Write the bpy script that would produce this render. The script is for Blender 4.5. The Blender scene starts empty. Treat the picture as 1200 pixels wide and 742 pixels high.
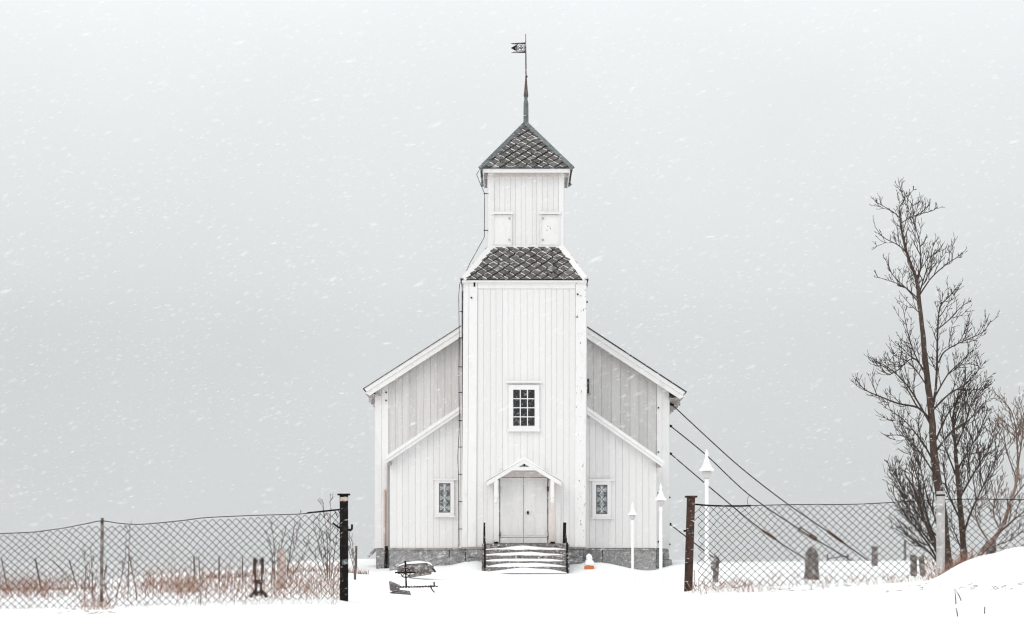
import bpy, math, random
from mathutils import Vector, noise
random.seed(7)
R = math.radians
S = bpy.context.scene
COL = S.collection

# ------------------------------------------------------------------ camera
F = 2405.0            # focal length in photograph pixels (1200 wide)
HZ = 656.0            # horizon row
cam = bpy.data.cameras.new("camera")
cam.sensor_fit = 'HORIZONTAL'; cam.sensor_width = 36.0
cam.lens = F / 1200 * 36
cam.shift_y = (HZ - 371) / 1200
cam.clip_start = 0.1; cam.clip_end = 9000
cam.dof.use_dof = True; cam.dof.focus_distance = 35.0; cam.dof.aperture_fstop = 4.0
camo = bpy.data.objects.new("camera", cam); COL.objects.link(camo)
camo.location = (0, 0, 0); camo.rotation_euler = (R(90), 0, 0)
S.camera = camo

# ------------------------------------------------------------------ light
SUN_EL, SUN_AZ = 42.0, 222.0      # soft sun behind cloud, from behind the camera
w = bpy.data.worlds.new("World"); S.world = w; w.use_nodes = True
nt = w.node_tree; nt.nodes.clear()
def N(t, kind, **kw):
    n = t.nodes.new(kind)
    for k, v in kw.items():
        setattr(n, k, v)
    return n
wo = N(nt, 'ShaderNodeOutputWorld'); bg = N(nt, 'ShaderNodeBackground')
bg.inputs['Strength'].default_value = 0.1
sky = N(nt, 'ShaderNodeTexSky', sky_type='NISHITA'); sky.sun_disc = False
sky.sun_elevation = R(SUN_EL); sky.sun_rotation = R(SUN_AZ)
sky.dust_density = 4.0; sky.air_density = 1.0
tc = N(nt, 'ShaderNodeTexCoord'); sx = N(nt, 'ShaderNodeSeparateXYZ')
nt.links.new(tc.outputs['Generated'], sx.inputs[0])
cl = N(nt, 'ShaderNodeClamp'); nt.links.new(sx.outputs['Z'], cl.inputs['Value'])
ma = N(nt, 'ShaderNodeValToRGB')                            # overcast: brighter to the zenith, snow glow low down
nt.links.new(cl.outputs[0], ma.inputs[0]); cr_ = ma.color_ramp; cr_.interpolation = 'CARDINAL'
for p_, v_ in ((0.0, .565), (.06, .56), (.13, .60), (.27, .765), (1.0, 1.02)):
    e_ = cr_.elements[0] if p_ == 0 else cr_.elements[-1] if p_ == 1 else cr_.elements.new(p_)
    e_.position = p_; e_.color = (v_, v_, v_, 1)
nz = N(nt, 'ShaderNodeTexNoise'); nz.inputs['Scale'].default_value = 5.0; nz.inputs['Detail'].default_value = 4.0
nt.links.new(tc.outputs['Generated'], nz.inputs['Vector'])
mn = N(nt, 'ShaderNodeMapRange'); mn.inputs['To Min'].default_value = 0.92; mn.inputs['To Max'].default_value = 1.08
nt.links.new(nz.outputs[0], mn.inputs['Value'])
mm = N(nt, 'ShaderNodeMath', operation='MULTIPLY')
nt.links.new(ma.outputs[0], mm.inputs[0]); nt.links.new(mn.outputs[0], mm.inputs[1])
vs = N(nt, 'ShaderNodeVectorMath', operation='SCALE'); vs.inputs[0].default_value = (12.6, 13.0, 13.05)
nt.links.new(mm.outputs[0], vs.inputs['Scale'])
mx = N(nt, 'ShaderNodeMix', data_type='RGBA'); mx.inputs[0].default_value = 0.95   # cloud cover over the clear sky
nt.links.new(sky.outputs[0], mx.inputs[6]); nt.links.new(vs.outputs[0], mx.inputs[7])
nt.links.new(mx.outputs[2], bg.inputs['Color']); nt.links.new(bg.outputs[0], wo.inputs['Surface'])

sun = bpy.data.lights.new("sun", 'SUN'); sun.energy = .75; sun.angle = R(35); sun.color = (1.0, 0.95, 0.925)
suno = bpy.data.objects.new("sun", sun); COL.objects.link(suno)
_d = Vector((math.sin(R(SUN_AZ)) * math.cos(R(SUN_EL)), math.cos(R(SUN_AZ)) * math.cos(R(SUN_EL)), math.sin(R(SUN_EL))))
suno.rotation_euler = _d.to_track_quat('Z', 'Y').to_euler()
S.view_settings.view_transform = 'Standard'; S.view_settings.look = 'None'
S.cycles.filter_width = 1.15
S.view_settings.exposure = 0.0; S.view_settings.gamma = 1.0

# ------------------------------------------------------------------ helpers
def X(px, Y): return (px - 600.0) * Y / F
def Z(py, Y): return (HZ - py) * Y / F
def P(px, py, Y): return Vector((X(px, Y), Y, Z(py, Y)))

class M:
    def __init__(s): s.v = []; s.f = []
    def add(s, v, f):
        o = len(s.v); s.v += [tuple(p) for p in v]; s.f += [tuple(i + o for i in q) for q in f]; return s
    def box(s, x0, x1, y0, y1, z0, z1):
        return s.prism([(x0, z0), (x1, z0), (x1, z1), (x0, z1)], y0, y1)
    def prism(s, poly, y0, y1):                       # poly in XZ, counter-clockwise seen from -Y
        n = len(poly)
        a = sum(poly[i][0] * poly[(i + 1) % n][1] - poly[(i + 1) % n][0] * poly[i][1] for i in range(n))
        if a < 0: poly = poly[::-1]
        v = [(p[0], y0, p[1]) for p in poly] + [(p[0], y1, p[1]) for p in poly]
        f = [tuple(range(n)), tuple(range(2 * n - 1, n - 1, -1))]
        f += [(i, i + n, (i + 1) % n + n, (i + 1) % n) for i in range(n)]
        return s.add(v, f)
    def hexa(s, v):                                   # 8 corners: bottom 4 ccw, top 4 ccw
        return s.add(v, [(3, 2, 1, 0), (4, 5, 6, 7), (0, 1, 5, 4), (1, 2, 6, 5), (2, 3, 7, 6), (3, 0, 4, 7)])
    def tube(s, pts, rad, k=5, cap=True):
        pts = [Vector(p) for p in pts]; n = len(pts)
        if not isinstance(rad, (list, tuple)): rad = [rad] * n
        up = None; rings = []
        for i in range(n):
            t = (pts[min(i + 1, n - 1)] - pts[max(i - 1, 0)])
            if t.length < 1e-9: t = Vector((0, 0, 1))
            t.normalize()
            if up is None:
                up = t.orthogonal().normalized()
            up = (up - t * up.dot(t))
            if up.length < 1e-6: up = t.orthogonal()
            up.normalize(); b = t.cross(up)
            rings.append([pts[i] + (up * math.cos(2 * math.pi * j / k) + b * math.sin(2 * math.pi * j / k)) * rad[i] for j in range(k)])
        v = [p for r in rings for p in r]; f = []
        for i in range(n - 1):
            for j in range(k):
                f.append((i * k + j, i * k + (j + 1) % k, (i + 1) * k + (j + 1) % k, (i + 1) * k + j))
        if cap:
            f.append(tuple(range(k - 1, -1, -1))); f.append(tuple(range((n - 1) * k, n * k)))
        return s.add(v, f)
    def lathe(s, prof, c, k=16):
        v = []; f = []; n = len(prof)
        for r, z in prof:
            for j in range(k):
                a = 2 * math.pi * j / k
                v.append((c[0] + max(r, 1e-4) * math.cos(a), c[1] + max(r, 1e-4) * math.sin(a), c[2] + z))
        for i in range(n - 1):
            for j in range(k):
                f.append((i * k + j, i * k + (j + 1) % k, (i + 1) * k + (j + 1) % k, (i + 1) * k + j))
        f.append(tuple(range(k - 1, -1, -1))); f.append(tuple(range((n - 1) * k, n * k)))
        return s.add(v, f)
    def beam(s, a, b, wx, wy, side=None):             # rectangular bar from a to b
        a, b = Vector(a), Vector(b); t = (b - a).normalized()
        side = Vector(side) if side else Vector((0, 1, 0))
        u = (side - t * side.dot(t)).normalized(); q = t.cross(u)
        c = lambda p: [p + q * wx * .5 * i + u * wy * .5 * j for i, j in ((-1, -1), (1, -1), (1, 1), (-1, 1))]
        return s.hexa(c(a) + c(b))

WL = {}
def obj(name, m, mat, parent=None, smooth=False, kind=None, label=None):
    xs = [p[0] for p in m.v]; ys = [p[1] for p in m.v]; zs = [p[2] for p in m.v]
    o0 = Vector(((min(xs) + max(xs)) / 2, (min(ys) + max(ys)) / 2, min(zs)))
    me = bpy.data.meshes.new(name)
    me.from_pydata([Vector(p) - o0 for p in m.v], [], m.f); me.update()
    if smooth: me.polygons.foreach_set('use_smooth', [True] * len(me.polygons))
    me.materials.append(mat)
    o = bpy.data.objects.new(name, me); COL.objects.link(o)
    return place(o, o0, parent, kind, label)
def place(o, w0, parent=None, kind=None, label=None):
    w0 = Vector(w0); WL[o.name] = w0
    if parent is not None:
        o.parent = parent; o.location = w0 - WL[parent.name]
    else:
        o.location = w0
    if kind: o['kind'] = kind
    if label: o['label'] = label
    return o
def thing(name, label, cat, loc, group=None):
    o = bpy.data.objects.new(name, None); COL.objects.link(o); o.empty_display_size = .2
    place(o, loc); return tag(o, label, cat, group)
def tag(o, label, cat, group=None):
    o['label'] = label; o['category'] = cat
    if group: o['group'] = group
    return o
def rough(m, amp, sc, seed=0.0):                      # weather the vertices
    for i, p in enumerate(m.v):
        q = Vector(p) * sc + Vector((seed, seed * 1.7, -seed))
        d = noise.noise_vector(q) * amp
        m.v[i] = (p[0] + d.x, p[1] + d.y, p[2] + d.z)
    return m
def grid_box(x0, x1, y0, y1, z0, z1, n=(4, 3, 4), topf=None):
    """closed box with subdivided faces; topf(u) scales the height (for stones)"""
    m = M(); idx = {}
    nx, ny, nz_ = n
    def vid(i, j, k):
        if (i, j, k) not in idx:
            u, v_, w_ = i / nx, j / ny, k / nz_
            h = (z1 - z0) * (topf(u) if topf else 1)
            idx[(i, j, k)] = len(m.v); m.v.append((x0 + (x1 - x0) * u, y0 + (y1 - y0) * v_, z0 + h * w_))
        return idx[(i, j, k)]
    for i in range(nx):
        for k in range(nz_):
            m.f.append((vid(i, 0, k), vid(i + 1, 0, k), vid(i + 1, 0, k + 1), vid(i, 0, k + 1)))
            m.f.append((vid(i, ny, k), vid(i, ny, k + 1), vid(i + 1, ny, k + 1), vid(i + 1, ny, k)))
    for j in range(ny):
        for k in range(nz_):
            m.f.append((vid(0, j, k), vid(0, j, k + 1), vid(0, j + 1, k + 1), vid(0, j + 1, k)))
            m.f.append((vid(nx, j, k), vid(nx, j + 1, k), vid(nx, j + 1, k + 1), vid(nx, j, k + 1)))
    for i in range(nx):
        for j in range(ny):
            m.f.append((vid(i, j, 0), vid(i, j + 1, 0), vid(i + 1, j + 1, 0), vid(i + 1, j, 0)))
            m.f.append((vid(i, j, nz_), vid(i + 1, j, nz_), vid(i + 1, j + 1, nz_), vid(i, j + 1, nz_)))
    return m

# ------------------------------------------------------------------ materials
def mat(name, col, rough_=0.7, spots=(), rnd=0.0, bump=0.0, bscale=20.0, stretch=(1, 1, 1), metal=0.0, spec=0.3):
    """spots: (colour, noise scale, threshold, softness, stretch) layers of wear / dirt / clinging snow"""
    m = bpy.data.materials.new(name); m.use_nodes = True; t = m.node_tree
    b = t.nodes['Principled BSDF']; b.inputs['Roughness'].default_value = rough_; b.inputs['Metallic'].default_value = metal
    b.inputs['Specular IOR Level'].default_value = spec
    geo = N(t, 'ShaderNodeNewGeometry')
    rgb = N(t, 'ShaderNodeRGB'); rgb.outputs[0].default_value = (*col, 1); cur = rgb.outputs[0]
    if rnd:
        oi = N(t, 'ShaderNodeObjectInfo'); mr = N(t, 'ShaderNodeMapRange')
        mr.inputs['To Min'].default_value = 1 - rnd; mr.inputs['To Max'].default_value = 1 + rnd * .4
        t.links.new(oi.outputs['Random'], mr.inputs['Value'])
        sc = N(t, 'ShaderNodeVectorMath', operation='SCALE')
        t.links.new(cur, sc.inputs[0]); t.links.new(mr.outputs[0], sc.inputs['Scale']); cur = sc.outputs[0]
    for k, (c2, s2, th, so, st) in enumerate(spots):
        mp = N(t, 'ShaderNodeMapping'); mp.inputs['Scale'].default_value = st; mp.inputs['Location'].default_value = (k * 7.3, k * 3.1, k)
        if rnd:
            ad = N(t, 'ShaderNodeVectorMath', operation='SCALE'); ad.inputs[0].default_value = (9, 5, 7)
            t.links.new(oi.outputs['Random'], ad.inputs['Scale']); t.links.new(ad.outputs[0], mp.inputs['Location'])
        t.links.new(geo.outputs['Position'], mp.inputs['Vector'])
        no = N(t, 'ShaderNodeTexNoise'); no.inputs['Scale'].default_value = s2; no.inputs['Detail'].default_value = 5
        no.inputs['Roughness'].default_value = .62
        t.links.new(mp.outputs[0], no.inputs['Vector'])
        mr = N(t, 'ShaderNodeMapRange'); mr.inputs['From Min'].default_value = th; mr.inputs['From Max'].default_value = th + so
        t.links.new(no.outputs[0], mr.inputs['Value'])
        mi = N(t, 'ShaderNodeMix', data_type='RGBA'); t.links.new(mr.outputs[0], mi.inputs[0])
        t.links.new(cur, mi.inputs[6]); mi.inputs[7].default_value = (*c2, 1); cur = mi.outputs[2]
    t.links.new(cur, b.inputs['Base Color'])
    if bump:
        mp = N(t, 'ShaderNodeMapping'); mp.inputs['Scale'].default_value = stretch
        t.links.new(geo.outputs['Position'], mp.inputs['Vector'])
        no = N(t, 'ShaderNodeTexNoise'); no.inputs['Scale'].default_value = bscale; no.inputs['Detail'].default_value = 4
        t.links.new(mp.outputs[0], no.inputs['Vector'])
        bp = N(t, 'ShaderNodeBump'); bp.inputs['Strength'].default_value = bump; bp.inputs['Distance'].default_value = .02
        t.links.new(no.outputs[0], bp.inputs['Height']); t.links.new(bp.outputs[0], b.inputs['Normal'])
    return m
SNOWC = (.88, .885, .89)
GR = (12, 12, .5)
white = mat("white painted board", (.80, .788, .782), .6, [((.76, .745, .735), 1.0, .50, .30, (9, 9, .35)), ((.60, .56, .53), 2.0, .70, .05, (14, 14, .9))], rnd=.045, bump=.25, bscale=6, stretch=(30, 30, 1))
trim = mat("white painted trim", (.825, .812, .806), .6, [((.72, .70, .685), 2.0, .55, .25, (3, 3, 1))], rnd=.03, bump=.2, bscale=8, stretch=(10, 10, 2))
peel = mat("peeling white paint", (.815, .805, .80), .65, [((.74, .70, .68), 3.0, .55, .2, (3, 3, 1)), ((.20, .17, .15), 5.0, .645, .015, (2.4, 2.4, 1.0))], bump=.2, bscale=10, stretch=(6, 6, 1))
muted = mat("aged grey-white board", (.665, .645, .635), .75, [((.55, .53, .52), 1.2, .47, .3, (10, 10, .35)), ((.72, .71, .70), 3, .55, .2, (4, 4, 1))], rnd=.10, bump=.3, bscale=6, stretch=(30, 30, 1))  # greyer than the white boards, with streaky tone variation
pinkish = mat("pinkish worn board", (.72, .64, .61), .7, [((.80, .76, .74), 2.0, .5, .25, (3, 3, .8))], rnd=.05, bump=.2, bscale=6, stretch=(20, 20, 1))
doorp = mat("door paint", (.77, .755, .745), .6, [((.67, .655, .645), 2.0, .48, .3, (6, 6, .8))], rnd=.04, bump=.2, bscale=6, stretch=(20, 20, 1))
bare = mat("weathered soffit wood", (.40, .36, .34), .8, [((.22, .19, .18), 6, .5, .15, (1, 1, 1)), ((.75, .74, .74), 5, .6, .1, (1, 1, 1))], bump=.3)
slate = mat("snow dusted slate", (.105, .096, .092), .8, [((.17, .158, .15), 9, .45, .2, (1, 1, 1)), ((.42, .41, .41), 12, .60, .12, (1, 1, 1.3))], rnd=.5, bump=.5, bscale=40)
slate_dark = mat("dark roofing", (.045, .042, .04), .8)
stone = mat("grey granite", (.30, .295, .295), .85, [((.17, .165, .165), 5, .5, .15, (1, 1, 1.6)), ((.42, .415, .415), 11, .52, .12, (1, 1, 1)), ((.72, .72, .72), 7, .60, .08, (1.0, 1, 2.4))], rnd=.12, bump=.8, bscale=18)
step_stone = mat("rough step stone", (.17, .155, .15), .9, [((.09, .075, .07), 9, .48, .15, (1, 1, 1)), ((.40, .38, .37), 16, .52, .12, (1, 1, 1)), ((.8, .8, .8), 10, .62, .05, (1, 1, 1.5))], bump=.8, bscale=25)
rust = mat("dark rust", (.060, .030, .022), .8, [((.022, .016, .014), 14, .48, .12, (1, 1, .6)), ((.14, .065, .04), 22, .60, .1, (1, 1, 1)), ((.8, .79, .79), 5, .645, .03, (2, 2, 14))], bump=.4, bscale=60)
blackm = mat("black iron", (.012, .010, .010), .9, [((.05, .032, .026), 14, .56, .1, (1, 1, .6)), ((.8, .79, .79), 5, .67, .03, (2, 2, 14))], bump=.3, bscale=60, spec=.08)
rustgrey = mat("rusty grey angle iron", (.12, .075, .058), .8, [((.30, .27, .26), 16, .48, .12, (1, 1, .6)), ((.8, .79, .79), 8, .60, .05, (1, 1, 6))], bump=.3)
wire_m = mat("dull fence wire", (.024, .020, .018), .8, spec=.1)
cable_m = mat("dark steel cable", (.03, .027, .026), .6)
spire_m = mat("dark weathered spire metal", (.10, .078, .07), .7, [((.26, .22, .20), 9, .55, .1, (1, 1, .6))])
rusty_c = mat("rusty fitting", (.15, .07, .045), .8, [((.05, .03, .025), 20, .5, .1, (1, 1, 1))])
tan_pipe = mat("rust streaked pipe", (.56, .44, .38), .7, [((.42, .17, .09), 5, .58, .1, (1, 1, .8)), ((.72, .68, .66), 5, .5, .1, (1, 1, .6))])
grey_pipe = mat("grey downpipe", (.40, .37, .36), .6)
lead = mat("verdigris sheet metal", (.16, .185, .185), .5, [((.09, .10, .10), 8, .5, .15, (1, 1, 1)), ((.55, .56, .56), 9, .64, .08, (1, 1, 1))], metal=.2)
lampw = mat("white lamp enamel", (.88, .88, .878), .4, [((.80, .79, .785), 5, .55, .2, (1, 1, 1))])
lampg = mat("milky lamp glass", (.55, .53, .52), .25)
snowm = mat("snow", (.905, .908, .912), .7, [((.885, .89, .90), .6, .45, .3, (1, 1, 1))], bump=.25, bscale=3.0, spec=.2)
dustm = mat("thin wind packed snow", (.76, .755, .755), .8, [((.36, .34, .33), 16, .55, .12, (1, 1, 1))], spec=.1)
flake_m = mat("snowflake", (.93, .935, .94), .7, spec=.1)
glass_d = mat("dark window glass", (.012, .013, .015), .08, [((.16, .16, .165), 20, .56, .1, (1, 1, 1)), ((.42, .42, .42), 34, .64, .05, (1, 1, 1))], spec=.5)
glass_l = mat("grey leaded glass", (.30, .315, .32), .3, [((.46, .48, .49), 16, .5, .1, (1, 1, 1))], spec=.5)
lead_d = mat("lead came", (.10, .104, .108), .6)
glass_p = mat("pale cut glass", (.58, .60, .62), .3)
bark = mat("brown bark", (.080, .055, .044), .9, [((.05, .032, .026), 22, .5, .15, (1, 1, .4)), ((.22, .15, .12), 30, .58, .1, (1, 1, .5)), ((.8, .8, .8), 9, .655, .04, (1, 1, 6))], bump=.5, bscale=40)
twigm = mat("dark twig", (.058, .043, .037), .9)
redbark = mat("reddish bark", (.25, .17, .14), .9, [((.11, .06, .045), 22, .5, .15, (1, 1, .4)), ((.8, .8, .8), 9, .62, .04, (1, 1, 6))], bump=.4, bscale=40)
redtwig = mat("reddish twig", (.15, .10, .085), .9)
greytwig = mat("grey brown twig", (.105, .08, .072), .9)
grass_m = mat("withered grass", (.33, .19, .14), .9, [((.20, .11, .08), 14, .5, .15, (1, 1, 1)), ((.60, .46, .39), 17, .54, .12, (1, 1, 1))])
stump_m = mat("bleached pink wood", (.46, .34, .30), .9, [((.30, .21, .18), 14, .5, .1, (1, 1, .3)), ((.66, .59, .56), 8, .5, .2, (1, 1, .3))], bump=.4)
gravest = mat("lichened gravestone", (.22, .19, .18), .9, [((.11, .095, .09), 9, .5, .12, (1, 1, 1)), ((.42, .38, .36), 14, .54, .1, (1, 1, 1)), ((.8, .8, .8), 6, .66, .04, (1, 1, 7))], rnd=.2, bump=.7, bscale=30)
concrete = mat("pale concrete post", (.50, .49, .48), .85, [((.34, .32, .31), 9, .5, .15, (1, 1, .5)), ((.8, .8, .8), 7, .58, .06, (1, 1, 4))], bump=.4)
orange = mat("orange plastic", (.62, .17, .055), .5)
seam = mat("grey winter sea", (.50, .505, .505), .6, bump=.6, bscale=.5, spec=.4)
tape = mat("pale peeling band", (.62, .50, .43), .6, [((.30, .16, .10), 20, .55, .1, (1, 1, 1))])

# ------------------------------------------------------------------ ground
CX = [-300, 0, 120, 250, 390, 430, 520, 558, 600, 700, 760, 800, 830, 960, 1080, 1150, 1200, 1500]
ROWS = [
 (5,   [780]*18),
 (17,[742,742,742,742,742,742,742,742,742,742,742,742,742,741,735,722,714,700]),
 (21,[728,724,722,720,718,722,726,726,726,726,724,716,710,704,690,663,646,630]),
 (23.2,[718,716,714,709,706,714,720,720.5,721,720,716,703,694,690,681,651.5,640,622]),
 (24.2,[716,714,711,706,701.5,708,716,716.5,717,716,708,693,688,685,677,653,642,625]),
 (26,[712,710,707,703,698,704,711,711.5,712,711,705,692,686,682,675,661,654,640]),
 (30,[706,704,702,698,692,696,702,703,704,703,700,688,682,680.5,676,670,668,660]),
 (40,[702,700,698,690,681,685,693,693.5,694,694,691,681,675,672,671,670,670,665]),
 (57,[696,693,691,680,672,674,681,681,682,684,684,674,667,664,662,662,662,660]),
 (63,[695,692,690,676,667,672.5,670,668.5,672.5,672,674,668,661,658,657.5,657.5,657.5,657]),
 (65,[694,692,690,675,665,672,664.5,657,666,659.5,669.5,664,660.5,658,657.3,657.3,657.3,657]),
 (68.5,[694,691.5,690,674,661,668,660,656.5,662,659,667,660,659.5,657.7,657,657,657,657]),
 (75,[693,691,690,672,658,655,658,658,658,658,657,656,658.5,657.7,657,657,657,657]),
 (110,[690,689,687,668,656,655,656,656,656,656,656,656.5,659.3,658.6,658,657.6,657.5,657.3]),
 (150, [700]*18),
]
def _lerp(xs, ys, x):
    if x <= xs[0]: return ys[0]
    for i in range(len(xs) - 1):
        if x <= xs[i + 1]:
            t = (x - xs[i]) / (xs[i + 1] - xs[i]); t = t * t * (3 - 2 * t)
            return ys[i] + (ys[i + 1] - ys[i]) * t
    return ys[-1]
ZR = [(y, [Z(v, y) for v in r]) for y, r in ROWS]
def ground(x, y):
    px = 600 + x / max(y, 16) * F
    if y <= ZR[0][0]: z = _lerp(CX, ZR[0][1], px)
    elif y >= ZR[-1][0]: z = _lerp(CX, ZR[-1][1], px)
    else:
        for i in range(len(ZR) - 1):
            if y <= ZR[i + 1][0]:
                t = (y - ZR[i][0]) / (ZR[i + 1][0] - ZR[i][0])
                a = _lerp(CX, ZR[i][1], px); b = _lerp(CX, ZR[i + 1][1], px)
                z = a + (b - a) * t; break
    n = noise.noise(Vector((x * .9, y * .45, 0))) * .018 + noise.noise(Vector((x * 3.1, y * 1.6, 5))) * .007
    if x > 4 and y < 26:                              # wind crust on the bank
        n += (noise.noise(Vector((x * 2.2, y * 1.1, 8))) * .035 + noise.noise(Vector((x * 6, y * 4, 3))) * .012) * min(1, (x - 4) / 1.5)
    return z + n * min(1, 28 / max(y, 1)) * (1.0 if y < 62 else .5)
def ground_y(px, py, y0=18.0, y1=110.0):              # depth at which the sight line meets the snow
    y = y0
    while y < y1:
        if Z(py, y) <= ground(X(px, y), y): return y
        y += .1
    return y1

m = M()
ys = []; y = 2.0
while y < 150: ys.append(y); y += .3 if 17 < y < 74 else y * (.0125 if y > 15 else .06)
ys.append(156.0)
xs_ = [-60, -40, -25] + [-16 + i * .16 for i in range(201)] + [25, 40, 60]
for yy in ys:
    for xx in xs_:
        z = ground(xx, yy)
        if abs(xx) >= 60 or yy > 155: z = -4
        m.v.append((xx, yy, z))
n = len(xs_)
for j in range(len(ys) - 1):
    for i in range(n - 1):
        m.f.append((j * n + i, j * n + i + 1, (j + 1) * n + i + 1, (j + 1) * n + i))
# the near edge runs on behind the camera
obj("snow_ground", m, snowm, smooth=True, kind="structure")
m = M(); m.box(-60, 60, -40, 2.0, -4, ground(0, 2.0) - .002)
obj("snow_ground", m, snowm, kind="structure")
m = M(); n = 24
for j in range(n + 1):
    for i in range(n + 1):
        m.v.append(((i / n - .5) * 2400 * (1 if True else 0), -200 + 2700 * (j / n) ** 2, -1.9))
for j in range(n):
    for i in range(n):
        m.f.append((j * (n + 1) + i, j * (n + 1) + i + 1, (j + 1) * (n + 1) + i + 1, (j + 1) * (n + 1) + i))
obj("sea", m, seam, kind="structure")

# ------------------------------------------------------------------ church
T = 65.0                        # tower front
V = 66.3                        # vestibule front
NV = 69.0                       # nave gable
CH = thing("church", "white wooden church with a square front tower, slate skirt roof and spire", "church", (X(615, T), 67, Z(672, T)))

def rect(px0, py0, px1, py1, Y0, Y1, m=None):         # box whose front face fills a photo rectangle at depth Y0
    return (m or M()).box(X(px0, Y0), X(px1, Y0), Y0, Y1, Z(py1, Y0), Z(py0, Y0))
def part(name, m, mt, par=None, **k): return obj(name, m, mt, par or CH, **k)

def boards(par, px0, px1, zb, ztop, Y, n, mt, gap=.008):
    x0, x1 = X(px0, Y), X(px1, Y); wd = (x1 - x0) / n
    e = [x0] + [x0 + wd * (i + random.uniform(-.10, .10)) for i in range(1, n)] + [x1]
    for i in range(n):
        a, b = e[i] + gap / 2, e[i + 1] - gap / 2
        th = .014 + (.006 if i % 2 else 0) + random.uniform(0, .004)
        part("wall_board", M().prism([(a, zb + random.uniform(0, .01)), (b, zb + random.uniform(0, .01)), (b, ztop(b)), (a, ztop(a))], Y - th, Y), mt, par)
def side_cladding(par, x, sgn, y0, y1, zb, zt, mt=None, wd=.2):
    m = M(); yy = y0 + .02
    while yy + wd < y1:
        m.box(min(x, x + sgn * .024), max(x, x + sgn * .024), yy + .006, yy + wd - .006, zb, zt); yy += wd
    part("side_cladding", m, mt or white, par, kind="stuff")

# --- foundation
fz = Z(641.5, T)
F_ = part("foundation", M().box(X(441.5, NV), X(783, NV), NV + .02, 87, -2.2, fz - .03)
          .box(X(457, V), X(769, V), V + .06, NV, -2.2, fz - .03).box(X(546, T), X(683, T), T + .06, V, -2.2, fz - .03), stone)
def fstone(px0, px1, Y, py0, py1, sd, ztop=None):
    m = grid_box(X(px0, Y) + .008, X(px1, Y) - .008, Y - .03, Y + .35, Z(py1, Y), Z(py0, Y), (max(3, int((px1 - px0) / 4)), 2, 6))
    part("foundation_stone", rough(m, .035, 2.6, sd), stone, F_)
for k, (a, b, Y, p0, p1) in enumerate([(456, 496, V, 643.5, 690), (496, 526.5, V, 643, 690), (527, 545, V, 643, 690),
        (683, 706, V, 644, 690), (706, 741, V, 644, 690), (741, 769, V, 644.5, 690),
        (547, 566.5, T - .02, 643, 653), (548, 567, T - .05, 653.5, 690), (664, 679, T - .02, 644, 652.5), (664, 682, T - .05, 653, 690),
        (440.5, 454.5, NV - .02, 643, 690), (769.5, 784, NV - .02, 644, 690)]):
    fstone(a, b, Y, p0, p1, k * 3.7)
for k, (cxp, czp, r_) in enumerate([(770.5, 661, .13), (782, 662.5, .17), (781, 652, .10)]):
    Y = 67.8; m = grid_box(X(cxp, Y) - r_, X(cxp, Y) + r_, Y - r_, Y + r_, Z(czp, Y) - r_ * 1.3, Z(czp, Y) + r_ * 1.2, (4, 4, 4))
    for i, p in enumerate(m.v):
        c = Vector((X(cxp, Y), Y, Z(czp, Y))); d = Vector(p) - c; m.v[i] = tuple(c + d * (.72 + .28 * r_ / max(d.length, .01)))
    part("foundation_stone", rough(m, .04, 4, k), stone, F_, smooth=True)

# --- nave
eL, eR, ri = P(427, 455, NV - .4), P(803, 459, NV - .4), P(613.5, 335, NV - .4)
def nave_top(x):
    a = eL if x < ri.x else eR
    return a.z + (ri.z - a.z) * (x - a.x) / (ri.x - a.x)
xl, xr = X(440, NV), X(784, NV)
nb = Z(642.5, NV)
NW = part("nave_wall", M().prism([(xl, nb), (xr, nb), (xr, nave_top(xr) - .3), (ri.x, ri.z - .3), (xl, nave_top(xl) - .3)], NV, 87), muted)
boards(NW, 455.5, 546, Z(560, NV), lambda x: nave_top(x) - .28, NV, 11, muted, .012)
boards(NW, 684, 769.5, Z(560, NV), lambda x: nave_top(x) - .28, NV, 8, muted, .018)
for a, b, th in ((440, 447.2, .05), (447.4, 455.3, .06)):
    part("corner_board", M().prism([(X(a, NV), nb), (X(b, NV), nb), (X(b, NV), nave_top(X(b, NV)) - .27), (X(a, NV), nave_top(X(a, NV)) - .27)], NV - th, NV), trim, NW)
for a, b, th in ((769.8, 775.5, .06), (775.7, 784, .05)):
    part("corner_board", M().prism([(X(a, NV), nb), (X(b, NV), nb), (X(b, NV), nave_top(X(b, NV)) - .27), (X(a, NV), nave_top(X(a, NV)) - .27)], NV - th, NV), trim, NW)
side_cladding(NW, xl, -1, NV, 87, nb, nave_top(xl) - .5); side_cladding(NW, xr, 1, NV, 87, nb, nave_top(xr) - .5)
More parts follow.
